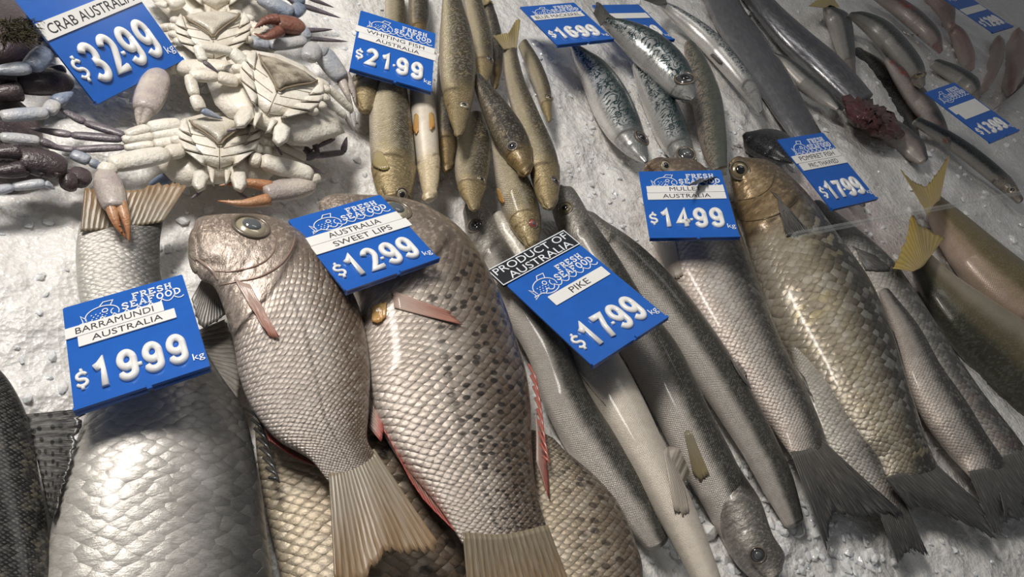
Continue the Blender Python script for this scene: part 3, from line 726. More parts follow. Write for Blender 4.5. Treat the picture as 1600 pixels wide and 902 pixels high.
spiny('dorsal_fin', f4, M['spine'], [(826, 570), (838, 630), (844, 690), (852, 730)], .06, .014, 9, -1, 'red-tipped folded dorsal spines')
fin('soft_dorsal_fin', f4, TM['red'], [(836, 640), (838, 680), (838, 720)], [(848, 690), (856, 740), (860, 782)], .055, .05, cols=18, rows=6)
fin('anal_fin', f4, TM['red'], [(588, 640), (640, 735), (700, 806)], [(600, 675), (655, 770), (728, 850)], .05, .06, cols=30, rows=6)

# --- two more beneath them
f5, b5 = fish('sweetlips_fish', 'golden-scaled sweetlips underneath, showing either side of the yellow tail', [
    (400, 630, 540, 640), (404, 690, 600, 660), (418, 770, 680, 745), (436, 845, 722, 825), (452, 915, 745, 905), (480, 1010, 730, 1000), (540, 1080, 680, 1070)], .048, FM['under'], k=.36, roll=5, head=.02, headless=True, mouth=False, group='sweetlips lying side by side')
f6, b6 = fish('sweetlips_fish', 'grey sweetlips with large dark spots cut off by the bottom edge, beside the pike', [
    (822, 680, 880, 706), (812, 740, 935, 752), (812, 795, 972, 795), (822, 850, 996, 850), (835, 905, 1008, 902), (860, 1000, 1000, 1000), (900, 1070, 970, 1070)], .05, FM['under'], k=.40, head=.02, headless=True, mouth=False, group='sweetlips lying side by side')

# --- pike
PK = dict(cat='fish', group='pike laid in a row', k=.85, gill=.05, blunt=.25)
fish('pike_fish', 'pike nearest the spotted sweetlips, its pale head under a whiting', [
    (727, 316, 744, 316), (722, 342, 768, 334), (727, 382, 788, 368), (748, 428, 812, 408), (784, 490, 848, 470), (822, 555, 886, 538), (848, 630, 922, 618), (886, 704, 966, 688), (930, 765, 1002, 742), (975, 822, 1032, 794), (1008, 856, 1044, 836)],
    [.025, .03, .042, .052, .045, .03], FM['pike'], roll=18, head=.17, eye=[(742, 352, 11, 'iris_dark', 'pupil')], **PK)
g2, h2 = fish('pike_fish', 'pike lying white belly up from the 17.99 tag to the bottom edge', [
    (768, 340, 790, 336), (776, 382, 824, 366), (802, 436, 858, 414), (834, 495, 902, 476), (864, 545, 950, 530), (892, 592, 982, 580), (926, 645, 1010, 632), (962, 700, 1036, 688), (998, 760, 1066, 748), (1034, 822, 1090, 802), (1066, 880, 1112, 860), (1092, 930, 1130, 915), (1115, 990, 1140, 975)],
    [.03, .04, .06, .066, .06, .055], FM['pike_belly'], dors='L', roll=-75, head=.15, mouth=False, **PK)
fin('pelvic_fin', g2, TM['pale'], [(1036, 706), (1046, 698), (1058, 706)], [(1052, 800), (1068, 806), (1076, 800)], on=h2, lift=.002, cols=18, nr=6)
fin('anal_fin', g2, TM['pale'], [(880, 545), (900, 575), (930, 606)], [(893, 568), (925, 607), (950, 636)], on=h2, lift=.002, cols=20, rows=6, nr=6)
g3, h3 = fish('pike_fish', 'dark-backed pike coming out below the right corner of the 17.99 tag', [
    (868, 298, 880, 292), (858, 325, 906, 308), (874, 370, 932, 350), (908, 435, 974, 412), (942, 505, 1020, 488), (976, 562, 1064, 548), (1005, 618, 1092, 602), (1038, 682, 1120, 662), (1068, 738, 1148, 716), (1096, 786, 1170, 768), (1122, 834, 1188, 818), (1145, 872, 1190, 862)],
    [.05, .056, .06, .058, .05, .02], FM['pike'], roll=15, head=.15, eye=[(883, 325, 10, 'iris', 'pupil')], **PK)
fin('pelvic_fin', g3, TM['olive'], [(1069, 676), (1075, 672), (1081, 675)], [(1084, 742), (1097, 750), (1109, 742)], on=h3, lift=.0025, cols=20, nr=7, label='olive fan-shaped fin')
g4, h4 = fish('pike_fish', 'rightmost pike, silver, alongside the mullet under the 14.99 tag', [
    (902, 338, 916, 330), (912, 368, 950, 350), (945, 414, 1006, 390), (992, 472, 1064, 448), (1038, 528, 1106, 502), (1082, 592, 1148, 564), (1118, 646, 1180, 620), (1156, 704, 1212, 682), (1190, 764, 1240, 746), (1224, 820, 1256, 808)],
    [.05, .058, .062, .06, .05, .025], FM['pike'], roll=22, head=.12, mouth=False, **PK)
fin('dorsal_fin', g4, TM['dark'], [(1140, 560), (1150, 580), (1162, 598)], [(1160, 575), (1170, 605), (1172, 610)], on=h4, lift=.003, cols=14, rows=6)
fish('pike_fish', 'pike head poking down into the ice at the bottom between two pike', [
    (1200, 912, 1216, 900), (1170, 902, 1226, 868), (1140, 866, 1208, 836), (1120, 812, 1190, 785), (1110, 765, 1166, 748), (1100, 720, 1140, 705)],
    [.035, .045, .05, .045], FM['pike'], roll=10, head=.62, eye=[(1184, 868, 10, 'iris_dark', 'pupil_cloudy')], **PK)

# --- mullet
MG = dict(group='mullet with dark forked tails', cat='fish')
m1, n1 = fish('mullet', 'pale-bellied mullet under the 14.99 tag, dark tail spread on bare ice', [
    (1004, 268, 1042, 250), (1002, 300, 1100, 262), (1008, 345, 1148, 318), (1018, 392, 1168, 374), (1044, 440, 1186, 425), (1084, 498, 1206, 484), (1130, 562, 1230, 546), (1172, 622, 1260, 606), (1212, 678, 1282, 656), (1240, 718, 1294, 696)],
    [.065, .075, .085, .08, .065, .05], FM['mullet'], k=.52, roll=14, head=.2, eye=[(1040, 259, 9, 'iris_silver', 'pupil')],
    tail=([(1240, 720), (1266, 712), (1294, 696)], [(1291, 860), (1298, 822), (1306, 802), (1345, 812), (1378, 806), (1412, 804)]), tmat=TM['dark'], tz=.035, **MG)
fin('pectoral_fin', m1, TM['pale'], [(1020, 375), (1040, 380), (1056, 376)], [(1050, 440), (1060, 436), (1068, 430)], on=n1, lift=.002, cols=18)
fin('anal_fin', m1, TM['dark'], [(1134, 570), (1150, 590), (1164, 606)], [(1152, 590), (1164, 612), (1174, 606)], .05, .045, cols=16, rows=6)
fin('dorsal_fin', m1, TM['dark'], [(1244, 574), (1254, 592), (1260, 606)], [(1256, 590), (1268, 620), (1270, 618)], .05, .05, cols=12, rows=6)
m2, n2 = fish('mullet', 'largest mullet, golden and scaly, head at the right edge of the 14.99 tag', [
    (1139, 262, 1160, 246), (1140, 302, 1212, 258), (1154, 352, 1268, 308), (1172, 422, 1326, 385), (1200, 502, 1374, 455), (1242, 568, 1404, 530), (1288, 637, 1424, 600), (1328, 688, 1442, 660), (1362, 724, 1456, 705), (1386, 752, 1468, 730)],
    [.085, .10, .11, .10, .085, .06], FM['mullet_gold'], k=.52, roll=10, head=.235, eye=[(1156, 266, 13, 'iris', 'pupil')],
    tail=([(1386, 752), (1428, 744), (1468, 730)], [(1424, 800), (1446, 796), (1490, 812), (1525, 828), (1556, 840), (1530, 786)]), tmat=TM['dark'], tz=.035, **MG)
fin('pectoral_fin', m2, TM['dark'], [(1204, 300), (1214, 306), (1216, 322)], [(1250, 352), (1262, 366), (1228, 372)], on=n2, lift=.003, cols=22, label='dark blunt pectoral fin')
fin('dorsal_fin', m2, TM['dark'], [(1380, 500), (1395, 540), (1406, 570)], [(1396, 520), (1416, 585), (1414, 596)], .06, .06, cols=18, rows=6)
fish('mullet', 'mullet lying between and beneath two larger mullet, silvery scaled flank', [
    (1225, 500, 1262, 500), (1236, 560, 1300, 560), (1246, 612, 1330, 620), (1264, 662, 1352, 665), (1292, 708, 1374, 708), (1332, 758, 1398, 752), (1374, 804, 1414, 784)],
    [.05, .058, .055, .035], FM['mullet_pale'], k=.5, roll=8, head=.02, headless=True, mouth=False, tail=([(1374, 804), (1394, 796), (1414, 784)], [(1402, 880), (1425, 862), (1450, 868)]), tmat=TM['dark'], tz=.02, **MG)
m4, n4 = fish('mullet', 'pinkish mullet behind the largest one, dark fin towards the 17.99 tag', [
    (1262, 330, 1288, 318), (1284, 385, 1345, 362), (1322, 432, 1400, 412), (1362, 492, 1442, 470), (1402, 562, 1492, 548), (1450, 630, 1542, 622), (1506, 690, 1588, 680), (1552, 726, 1606, 704)],
    [.05, .058, .065, .06, .04], FM['mullet_pale'], k=.5, roll=12, head=.12, tail=([(1552, 726), (1580, 718), (1606, 704)], [(1570, 810), (1592, 790), (1640, 790), (1660, 770)]), tmat=TM['dark'], tz=.03, **MG)
fin('pectoral_fin', m4, TM['dark'], [(1330, 385), (1338, 392), (1342, 404)], [(1366, 402), (1390, 424), (1352, 424)], on=n4, lift=.004, cols=20)
m5, n5 = fish('mullet', 'mullet squeezed against the golden one, spiny dark fin raised on its back', [
    (1372, 460, 1392, 455), (1392, 520, 1440, 515), (1410, 590, 1474, 575), (1438, 650, 1514, 632), (1476, 702, 1548, 688), (1516, 746, 1574, 724)],
    [.06, .075, .07, .045], FM['mullet'], k=.5, roll=16, head=.02, headless=True, mouth=False, tail=([(1516, 746), (1546, 738), (1574, 724)], [(1556, 840), (1575, 815), (1600, 812), (1640, 800)]), tmat=TM['dark'], tz=.025, **MG)
fin('dorsal_fin', m5, TM['dark'], [(1416, 535), (1430, 548), (1440, 562)], [(1478, 576), (1466, 580), (1450, 600)], .055, .062, cols=16, rag=.2)

# --- whiting
WG = dict(group='whiting heaped below the 21.99 tag', cat='fish', head=.23)
WG['blunt'] = .45; WG['fat'] = 1.13
W = FM['whiting']
fish('whiting', 'plump whiting left of the heap, head down with pale belly fin', [
    (606, 316, 634, 318), (592, 300, 643, 305), (582, 262, 649, 262), (577, 205, 645, 202), (577, 160, 640, 155), (588, 118, 632, 115), (600, 80, 622, 78)], [.055, .06, .05], W, k=.7, roll=15, eye=[(628, 304, 9, 'iris_silver', 'pupil')], **WG)
fin('pectoral_fin', bpy.data.objects['whiting'], TM['whit'], [(584, 240), (590, 236), (598, 238)], [(584, 262), (598, 268), (610, 264)], on=BODIES[-1][0], lift=.002, cols=16, rows=6)
fish('whiting', 'whiting lying cream belly up beside the plump one, two orange fins', [
    (664, 312, 678, 312), (658, 292, 686, 290), (652, 262, 688, 258), (644, 205, 686, 200), (638, 160, 680, 155), (638, 120, 670, 116), (642, 90, 660, 88)], [.055, .06, .05], FM['whiting_belly'], k=.8, dors='L', roll=-85, mouth=False, **WG)
_b = BODIES[-1][0]; _r = bpy.data.objects['whiting.001']
fin('pelvic_fin', _r, TM['orange'], [(648, 180), (651, 178), (654, 181)], [(647, 206), (651, 212), (655, 206)], on=_b, lift=.0015, cols=12, rows=6, nr=4)
fin('pelvic_fin', _r, TM['orange'], [(670, 178), (673, 176), (677, 179)], [(670, 202), (673, 206), (678, 200)], on=_b, lift=.0015, cols=12, rows=6, nr=4)
fish('whiting', 'topmost whiting of the heap, running down right beside the 21.99 tag', [
    (714, 212, 722, 212), (704, 192, 733, 190), (694, 160, 742, 158), (684, 115, 747, 115), (681, 65, 743, 62), (685, 15, 728, 12), (690, -40, 716, -42)], [.095, .095, .08], W, k=.75, roll=40, eye=[(725, 164, 7, 'iris_silver', 'pupil')], **WG)
fish('whiting', 'whiting behind the topmost one, orange head at the middle of the heap', [
    (750, 134, 760, 133), (742, 112, 771, 112), (734, 70, 773, 70), (724, 30, 764, 28), (716, -15, 750, -18)], [.06, .065, .06], W, k=.75, roll=20, eye=[(766, 92, 6, 'iris_dark', 'pupil')], **WG)
fish('whiting', 'long whiting with raised forked tail at the right of the heap', [
    (856, 326, 866, 325), (838, 306, 876, 296), (824, 258, 872, 246), (804, 195, 846, 184), (790, 140, 824, 134), (784, 100, 813, 95), (786, 74, 808, 72)], [.085, .09, .075], W, k=.7, roll=18, eye=[(868, 282, 7, 'iris_dark', 'pupil')],
    tail=([(786, 76), (797, 74), (808, 72)], [(770, 56), (785, 52), (795, 50), (806, 32), (813, 30)]), tmat=TM['whit'], tz=.085, **WG)
fish('whiting', 'whiting behind the long one at the far right of the heap', [
    (856, 190, 862, 189), (846, 172, 864, 165), (836, 145, 861, 136), (822, 108, 846, 98), (808, 72, 826, 66)], [.04, .045, .04], W, k=.75, roll=15, eye=[(858, 152, 6, 'iris', 'pupil')], **WG)
fish('whiting', 'dark mottled whiting lying diagonally across the middle of the heap', [
    (818, 274, 830, 268), (794, 252, 834, 240), (772, 222, 822, 206), (754, 180, 796, 168), (744, 150, 770, 138), (736, 125, 752, 118)], [.085, .09, .075], FM['whiting_dark'], k=.75, roll=25, eye=[(800, 228, 7, 'iris_dark', 'pupil')], **WG)
fish('whiting', 'short whiting head pointing down below the topmost one', [
    (738, 328, 746, 328), (720, 300, 756, 304), (710, 262, 766, 264), (714, 222, 766, 222), (722, 186, 756, 184)], [.06, .065, .055], W, k=.75, roll=30, eye=[(752, 280, 7, 'iris', 'pupil')], **WG)
fish('whiting', 'lowest whiting of the heap, red eye just above the product of australia board', [
    (828, 388, 838, 386), (808, 366, 846, 362), (788, 334, 843, 322), (774, 285, 824, 276), (768, 245, 804, 238), (764, 205, 786, 200)], [.048, .066, .055], W, k=.75, roll=10, eye=[(833, 349, 7, 'iris_red', 'pupil_cloudy')], **WG)
fin('pectoral_fin', bpy.data.objects['whiting.008'], TM['orange'], [(776, 296), (779, 294), (782, 297)], [(782, 316), (787, 320), (790, 315)], on=BODIES[-1][0], lift=.002, cols=12, rows=6, nr=4)
fish('whiting', 'whiting under the 21.99 tag, only its golden head showing at the left', [
    (566, 172, 578, 174), (554, 156, 592, 164), (550, 128, 606, 136), (560, 90, 615, 100), (580, 50, 620, 56)], [.045, .05, .05], W, k=.8, roll=12, eye=[(560, 118, 9, 'iris', 'pupil')], **WG)
fish('whiting', 'dark whiting in the gap between the belly-up one and the topmost one', [
    (694, 268, 706, 266), (686, 240, 714, 236), (682, 190, 716, 186), (680, 140, 712, 136), (682, 90, 706, 86)], [.035, .04, .035], FM['whiting_dark'], k=.75, roll=15, eye=None, **WG)
fish('whiting', 'small dark whiting tucked behind the orange-headed one', [
    (770, 140, 778, 138), (764, 122, 786, 116), (760, 80, 790, 76), (756, 40, 782, 36), (752, 8, 770, 4)], [.04, .045, .04], FM['whiting_dark'], k=.75, roll=15, eye=None, tail=([(752, 8), (762, 6), (770, 4)], [(752, -12), (762, -6), (772, 8)]), tmat=TM['whit'], tz=.05, **WG)
for i, (x, wd, lb) in enumerate([(618, 34, 'whiting passing behind the left half of the 21.99 tag at the top edge'), (655, 36, 'whiting passing behind the right half of the 21.99 tag at the top edge')]):
    fish('whiting', lb, [(x-6, 62, x+6, 62), (x-wd/2, 35, x+wd/2, 35), (x-wd/2-2, 5, x+wd/2, 5), (x-wd/2, -25, x+wd/2-4, -25)], [.03, .035, .04], (FM['whiting'], FM['whiting_dark'])[i], k=.7, **WG)

# --- mackerel
KG = dict(group='blue mackerel with wavy backs', cat='fish', head=.24, blunt=.15)
K_ = FM['mack']
def mack(label, st, top, eye, mat=K_, roll=12, **kw):
    a = dict(KG); a.update(kw); return fish('blue_mackerel', label, st, top, mat, k=.7, roll=roll, eye=eye, **a)
mack('blue mackerel alone on the ice, directly below the 16.99 tag', [
    (1004, 254, 1014, 252), (972, 234, 1017, 232), (940, 205, 1008, 192), (918, 170, 990, 150), (900, 122, 958, 108), (890, 92, 924, 84), (888, 74, 904, 71)], [.045, .055, .045], [(1003, 215, 12, 'iris_dark', 'pupil')])
mack('blue mackerel with its head over the top edge of the 14.99 tag', [
    (1078, 264, 1087, 262), (1050, 250, 1088, 238), (1022, 218, 1080, 200), (1004, 178, 1062, 160), (990, 135, 1030, 118), (985, 105, 1004, 98)], [.05, .06, .045], [(1072, 240, 12, 'iris_dark', 'pupil_cloudy')])
mack('blue mackerel lying across the others, its tail between the two blue tags', [
    (1078, 156, 1088, 152), (1044, 148, 1090, 122), (1010, 118, 1072, 88), (976, 84, 1036, 58), (950, 54, 990, 38), (938, 36, 950, 28)], [.10, .105, .085], [(1070, 122, 13, 'iris_dark', 'pupil')],
    tail=([(937, 38), (943, 33), (950, 27)], [(918, 8), (928, 18), (934, 4), (962, 30)]), tmat=TM['dark'], tz=.085)
m, b = mack('brown speckled mackerel lying tail first towards the 14.99 tag', [
    (1066, 70, 1084, 66), (1066, 110, 1112, 100), (1072, 160, 1136, 154), (1082, 205, 1143, 205), (1094, 240, 1143, 240), (1112, 266, 1138, 262)], [.05, .07, .10], None, FM['mack_brown'], head=.02, headless=True, mouth=False,
    tail=([(1112, 268), (1126, 266), (1138, 262)], [(1072, 292), (1100, 284), (1120, 276), (1135, 274)]), tmat=TM['dark'], tz=.13)
m, b = mack('blue mackerel lying belly up against the long silver hairtail', [
    (1184, 176, 1193, 172), (1160, 150, 1192, 146), (1120, 105, 1170, 108), (1080, 62, 1126, 58), (1046, 28, 1078, 24), (1026, 8, 1042, 4)], [.05, .06, .05], None, roll=-30,
    tail=([(1026, 8), (1034, 6), (1042, 4)], [(1004, 0), (1018, -4), (1030, -10), (1036, -18)]), tmat=TM['dark'], tz=.055)
fin('pectoral_fin', m, TM['dark'], [(1110, 86), (1114, 84), (1120, 88)], [(1124, 100), (1128, 102), (1130, 98)], on=b, lift=.003, cols=12, rows=6)

# --- hairtail, pomfret and the gutted fish
HG = dict(group='long silver hairtail', cat='fish', mouth=False)
fish('hairtail_fish', 'wide flat hairtail, the left of the pair, running behind the pomfret tag', [
    (1345, 322, 1352, 318), (1318, 305, 1342, 292), (1282, 272, 1320, 258), (1248, 232, 1292, 218), (1212, 185, 1266, 172), (1180, 138, 1240, 120), (1146, 88, 1204, 66), (1112, 36, 1166, 14), (1090, -10, 1150, -30)], [.03, .045, .05, .05], FM['hair'], k=.3, roll=-5, head=.04, headless=True, **HG)
h2_, hb2 = fish('hairtail_fish', 'shiny hairtail, the right of the pair, cut open at its lower end', [
    (1322, 172, 1368, 150), (1296, 146, 1350, 128), (1258, 112, 1316, 92), (1216, 72, 1266, 50), (1176, 22, 1216, 4), (1146, -18, 1190, -34)], [.07, .07, .07], FM['hair'], k=.4, roll=10, head=.02, headless=True, capl=.1, **HG)
M['flesh'] = plain('raw_red_flesh', (.10, .035, .035), .4, 0, .5, .3, 1, 90, .6)
mb = MB()
dome(mb, [(1316, 152), (1336, 146), (1362, 160), (1392, 178), (1408, 200), (1404, 216), (1376, 212), (1346, 198), (1324, 178)], .052, .022, 7, 2, m=50)
mb.v = [[p[0]+rng.normal(0, .003), p[1]+rng.normal(0, .003), p[2]+rng.normal(0, .004)] for p in mb.v]
mb.build('raw_flesh', M['flesh'], h2_)
fish('hairtail_fish', 'narrow silver tail piece lying between the two long hairtail', [
    (1304, 172, 1312, 166), (1276, 160, 1302, 146), (1242, 136, 1270, 118), (1216, 104, 1238, 94), (1204, 88, 1214, 84)], [.045, .055, .05], FM['silver'], k=.5, head=.02, headless=True, **HG)
fish('gutted_fish', 'silver gutted fish lying beyond the red flesh, beside the pomfret tag', [
    (1316, 176, 1330, 166), (1340, 206, 1376, 176), (1370, 226, 1420, 200), (1400, 240, 1448, 226), (1430, 254, 1452, 246)], [.04, .045, .035], FM['bloody'], k=.5, head=.02, headless=True, mouth=False)
fish('black_pomfret', 'small glossy black pomfret left of the pomfret tag', [
    (1160, 214, 1168, 206), (1164, 236, 1204, 202), (1186, 250, 1234, 212), (1214, 256, 1244, 236), (1236, 256, 1244, 250)], [.04, .05, .045], FM['black'], k=.4, head=.25, eye=None)

# --- small fish at the far right
RG = dict(group='small silver fish at the far right', cat='fish')
S_ = FM['silver']
fish('small_silver_fish', 'short silver fish with a yellow tail, nearest the bare ice at the top', [
    (1334, 122, 1339, 121), (1318, 108, 1340, 104), (1302, 80, 1342, 72), (1288, 45, 1336, 32), (1282, 24, 1312, 16), (1284, 12, 1298, 8)], [.05, .06, .055], S_, k=.45, roll=10, eye=None,
    tail=([(1284, 12), (1291, 10), (1298, 8)], [(1262, 10), (1280, -2), (1300, -6), (1312, 12)]), tmat=TM['yellow'], tz=.06, **RG)
fish('small_silver_fish', 'silver fish lying diagonally with a dark head, pointing at the 13.99 tag', [
    (1436, 138, 1447, 132), (1410, 122, 1448, 104), (1382, 88, 1428, 72), (1352, 54, 1396, 40), (1332, 34, 1358, 22), (1322, 26, 1334, 20)], [.085, .09, .075], S_, k=.5, roll=12, eye=[(1437, 117, 7, 'iris', 'pupil')], **RG)
fish('small_silver_fish', 'silver fish with red specks near the top edge', [
    (1466, 84, 1474, 78), (1444, 66, 1472, 52), (1416, 42, 1450, 26), (1388, 18, 1420, 4), (1362, -2, 1386, -14)], [.07, .08, .07], FM['bloody'], k=.5, roll=14, eye=None, **RG)
fish('small_silver_fish', 'bloodstained silver fish pointing down left of the 13.99 tag', [
    (1476, 224, 1486, 218), (1446, 200, 1478, 186), (1416, 165, 1456, 150), (1394, 128, 1424, 116), (1380, 98, 1394, 92)], [.05, .06, .05], FM['bloody'], k=.5, roll=12, eye=None, **RG)
fish('small_silver_fish', 'silver fish with a yellow mark behind the 13.99 tag', [
    (1522, 158, 1534, 150), (1500, 142, 1532, 126), (1474, 122, 1506, 108), (1450, 104, 1474, 96)], [.05, .06, .05], S_, k=.5, roll=10, eye=None, **RG)
fish('small_silver_fish', 'long thin grey fish on bare ice below the 13.99 tag', [
    (1588, 318, 1598, 308), (1556, 292, 1580, 278), (1506, 252, 1534, 238), (1460, 218, 1488, 208), (1424, 194, 1442, 186)], [.05, .06, .055], S_, k=.6, roll=30, eye=[(1582, 297, 5, 'iris_silver', 'pupil')], **RG)
fish('small_dark_fish', 'black-backed fish under the diagonal silver one', [
    (1428, 236, 1440, 228), (1392, 222, 1436, 196), (1350, 180, 1424, 150), (1328, 134, 1390, 104), (1322, 96, 1352, 80)], [.005, .01, .01], FM['black'], k=.5, eye=None, group='black-backed fish at the far right', cat='fish')
fish('small_dark_fish', 'black-backed fish between the top silver fish and the diagonal one', [
    (1490, 122, 1500, 112), (1448, 112, 1502, 84), (1396, 78, 1466, 42), (1356, 38, 1420, 6), (1346, 4, 1372, -12)], [-.01, -.005, -.01], FM['black'], k=.5, eye=None, group='black-backed fish at the far right', cat='fish')
fish('small_dark_fish', 'dark fish lying between the red-specked silver fish and the 12.99 tag', [
    (1540, 128, 1552, 118), (1512, 116, 1556, 90), (1492, 88, 1540, 56), (1476, 50, 1520, 20), (1468, 14, 1492, 0)], [-.02, -.02, -.02], FM['black'], k=.5, eye=None, group='black-backed fish at the far right', cat='fish')
for (lb, st, tp) in [('brown fish lying left of the pink fish, below the corner of the 12.99 tag', [(1514, 112, 1524, 106), (1496, 96, 1526, 82), (1484, 66, 1512, 52), (1478, 44, 1492, 36)], .06),
                     ('broad pink fish at the right edge under the 12.99 tag', [(1572, 150, 1590, 140), (1552, 120, 1612, 98), (1556, 82, 1610, 62), (1574, 56, 1598, 48)], .075),
                     ('pink fish behind the 13.99 tag at the right edge', [(1532, 148, 1545, 140), (1526, 120, 1572, 104), (1536, 84, 1576, 72), (1548, 64, 1566, 58)], .05),
                     ('pink tail-end fish touching the right edge beyond the 13.99 tag', [(1546, 176, 1556, 168), (1566, 162, 1592, 140), (1590, 128, 1616, 118), (1608, 98, 1640, 88)], .05),
                     ('brown fish at the top edge between the tags at the right', [(1482, 50, 1492, 40), (1460, 28, 1496, 10), (1440, 4, 1476, -14)], .06),
                     ('pale fish at the right edge below the 12.99 tag', [(1592, 66, 1600, 58), (1600, 60, 1630, 40), (1630, 48, 1670, 24), (1680, 40, 1700, 20)], .05)]:
    fish('pink_fish', lb, st, tp, FM['pink'], k=.5, eye=None, group='pinkish fish at the right edge')

# --- yellowtails at the right edge
YG = dict(group='yellow-tailed fish at the right edge', cat='fish', head=.02, headless=True, mouth=False)
fish('yellowtail_fish', 'pale-bellied yellowtail, the upper one, tail near the long thin fish', [
    (1446, 330, 1470, 306), (1468, 384, 1512, 338), (1506, 442, 1572, 386), (1556, 492, 1642, 440), (1620, 530, 1720, 500), (1700, 570, 1790, 560)], [.055, .085, .10, .10], FM['yellow'], k=.45, roll=10,
    tail=([(1446, 330), (1458, 318), (1470, 306)], [(1404, 262), (1424, 280), (1446, 290), (1462, 272), (1484, 240)]), tmat=TM['yellow'], tz=.075, **YG)
fish('yellowtail_fish', 'olive yellowtail, the lower one, dark back beside the pinkish mullet', [
    (1424, 424, 1456, 398), (1444, 470, 1496, 432), (1484, 536, 1566, 478), (1538, 600, 1646, 530), (1610, 670, 1720, 600), (1700, 740, 1790, 700)], [.05, .07, .08, .08], FM['olive'], k=.45, dors='L', roll=15,
    tail=([(1424, 424), (1440, 410), (1456, 398)], [(1394, 420), (1412, 380), (1424, 336), (1440, 352), (1476, 372)]), tmat=TM['yellow'], tz=.07, **YG)

# ============================================================ crabs
def shell_mat(name, a, b, dark, sc=40, speck=.3, rough=.32, amt=.5):
    t = NT(name); o = t.n('ShaderNodeNewGeometry').outputs['Position']; n1 = t.noise(o, sc, 4); n2 = t.noise(o, sc*9, 3, .6)
    c = t.mix(t.ss(.35, .68, n1), a, b); c = t.mix(t.ma('MULTIPLY', t.ss(.58, .72, n2), speck), c, dark)
    c = t.mix(t.ma('MULTIPLY', t.ss(.5, .7, t.noise(o, sc*.55, 3)), .4), c, [q*.62 for q in b])
    return t.fin(c, rough+.08, t.bump(t.ma('ADD', n1, t.ma('MULTIPLY', n2, .8)), .5, .003), 0, .5, .2)
M['cream'] = shell_mat('cream_crab_shell', (.70, .645, .545), (.82, .79, .71), (.35, .28, .20), 30, .25)
M['apron'] = shell_mat('grey_crab_apron', (.50, .455, .37), (.66, .62, .53), (.26, .21, .15), 50, .5)
M['groove'] = plain('brown_shell_seam', (.24, .19, .13), .6)
M['leg_blue'] = shell_mat('bluish_crab_leg', (.55, .53, .50), (.36, .39, .45), (.12, .15, .24), 26, .4)
M['blue_shell'] = shell_mat('blue_crab_shell', (.17, .22, .33), (.36, .38, .42), (.06, .08, .16), 30, .5)
M['tip'] = shell_mat('dark_leg_tip', (.10, .085, .10), (.20, .17, .19), (.04, .03, .04), 40, .3)
M['orange_shell'] = shell_mat('orange_claw', (.42, .17, .07), (.50, .28, .15), (.12, .05, .03), 34, .4)
M['claw_grey'] = shell_mat('mauve_claw', (.40, .34, .33), (.58, .52, .45), (.20, .15, .16), 30, .4)
M['dark_shell'] = shell_mat('dark_purple_shell', (.035, .025, .03), (.085, .06, .065), (.22, .17, .15), 40, .35, .25)
M['hair'] = plain('brown_crab_fuzz', (.07, .06, .03), .9, bump=1, bscale=900, var=.4)
M['red_shell'] = shell_mat('reddish_brown_claw', (.18, .06, .04), (.28, .14, .10), (.07, .03, .03), 34, .4)
M['olive_marble'] = shell_mat('marbled_shell', (.45, .40, .31), (.13, .10, .07), (.55, .50, .40), 70, .4)

PROF = [(0, .6), (.04, .8), (.12, .88), (.4, 1), (.7, .97), (.88, .9), (.96, .82), (1, .6)]
TIPP = [(0, .6), (.08, .9), (.25, 1), (.5, .82), (.75, .55), (.92, .28), (1, .06)]
def seg(mb, p0, p1, w, z0, z1, prof=PROF, bend=0, flat=.62):
    a = at(p0[0], p0[1], z0); b = at(p1[0], p1[1], z1)
    d = (np.linalg.norm(a-CAM)+np.linalg.norm(b-CAM))/2; r = w/2*d/F
    side = np.cross(b-a, [0, 0, 1]); side /= np.linalg.norm(side)+1e-9
    pts = []; rad = []
    for i in range(15):
        s = i/14; pts.append(a+(b-a)*s+side*bend*r*math.sin(PI*s)); rad.append(r*np.interp(s, [q[0] for q in prof], [q[1] for q in prof]))
    tube(mb, pts, rad, 12, flat)
def leg(parent, pts, ws, zs, mats=('cream', 'tip'), split=1, name='leg', tipname='leg_tip', bends=None):
    mb = MB(); n = len(pts)-1
    for i in range(n-split): seg(mb, pts[i], pts[i+1], ws[i], zs[i], zs[i+1], PROF)
    l = mb.build(name, M[mats[0]], parent)
    if split:
        mb = MB()
        for i in range(n-split, n): seg(mb, pts[i], pts[i+1], ws[i], zs[i], zs[i+1], TIPP if i == n-1 else PROF, (bends or 0) if i == n-1 else 0)
        mb.build(tipname, M[mats[1]], l)
    return l
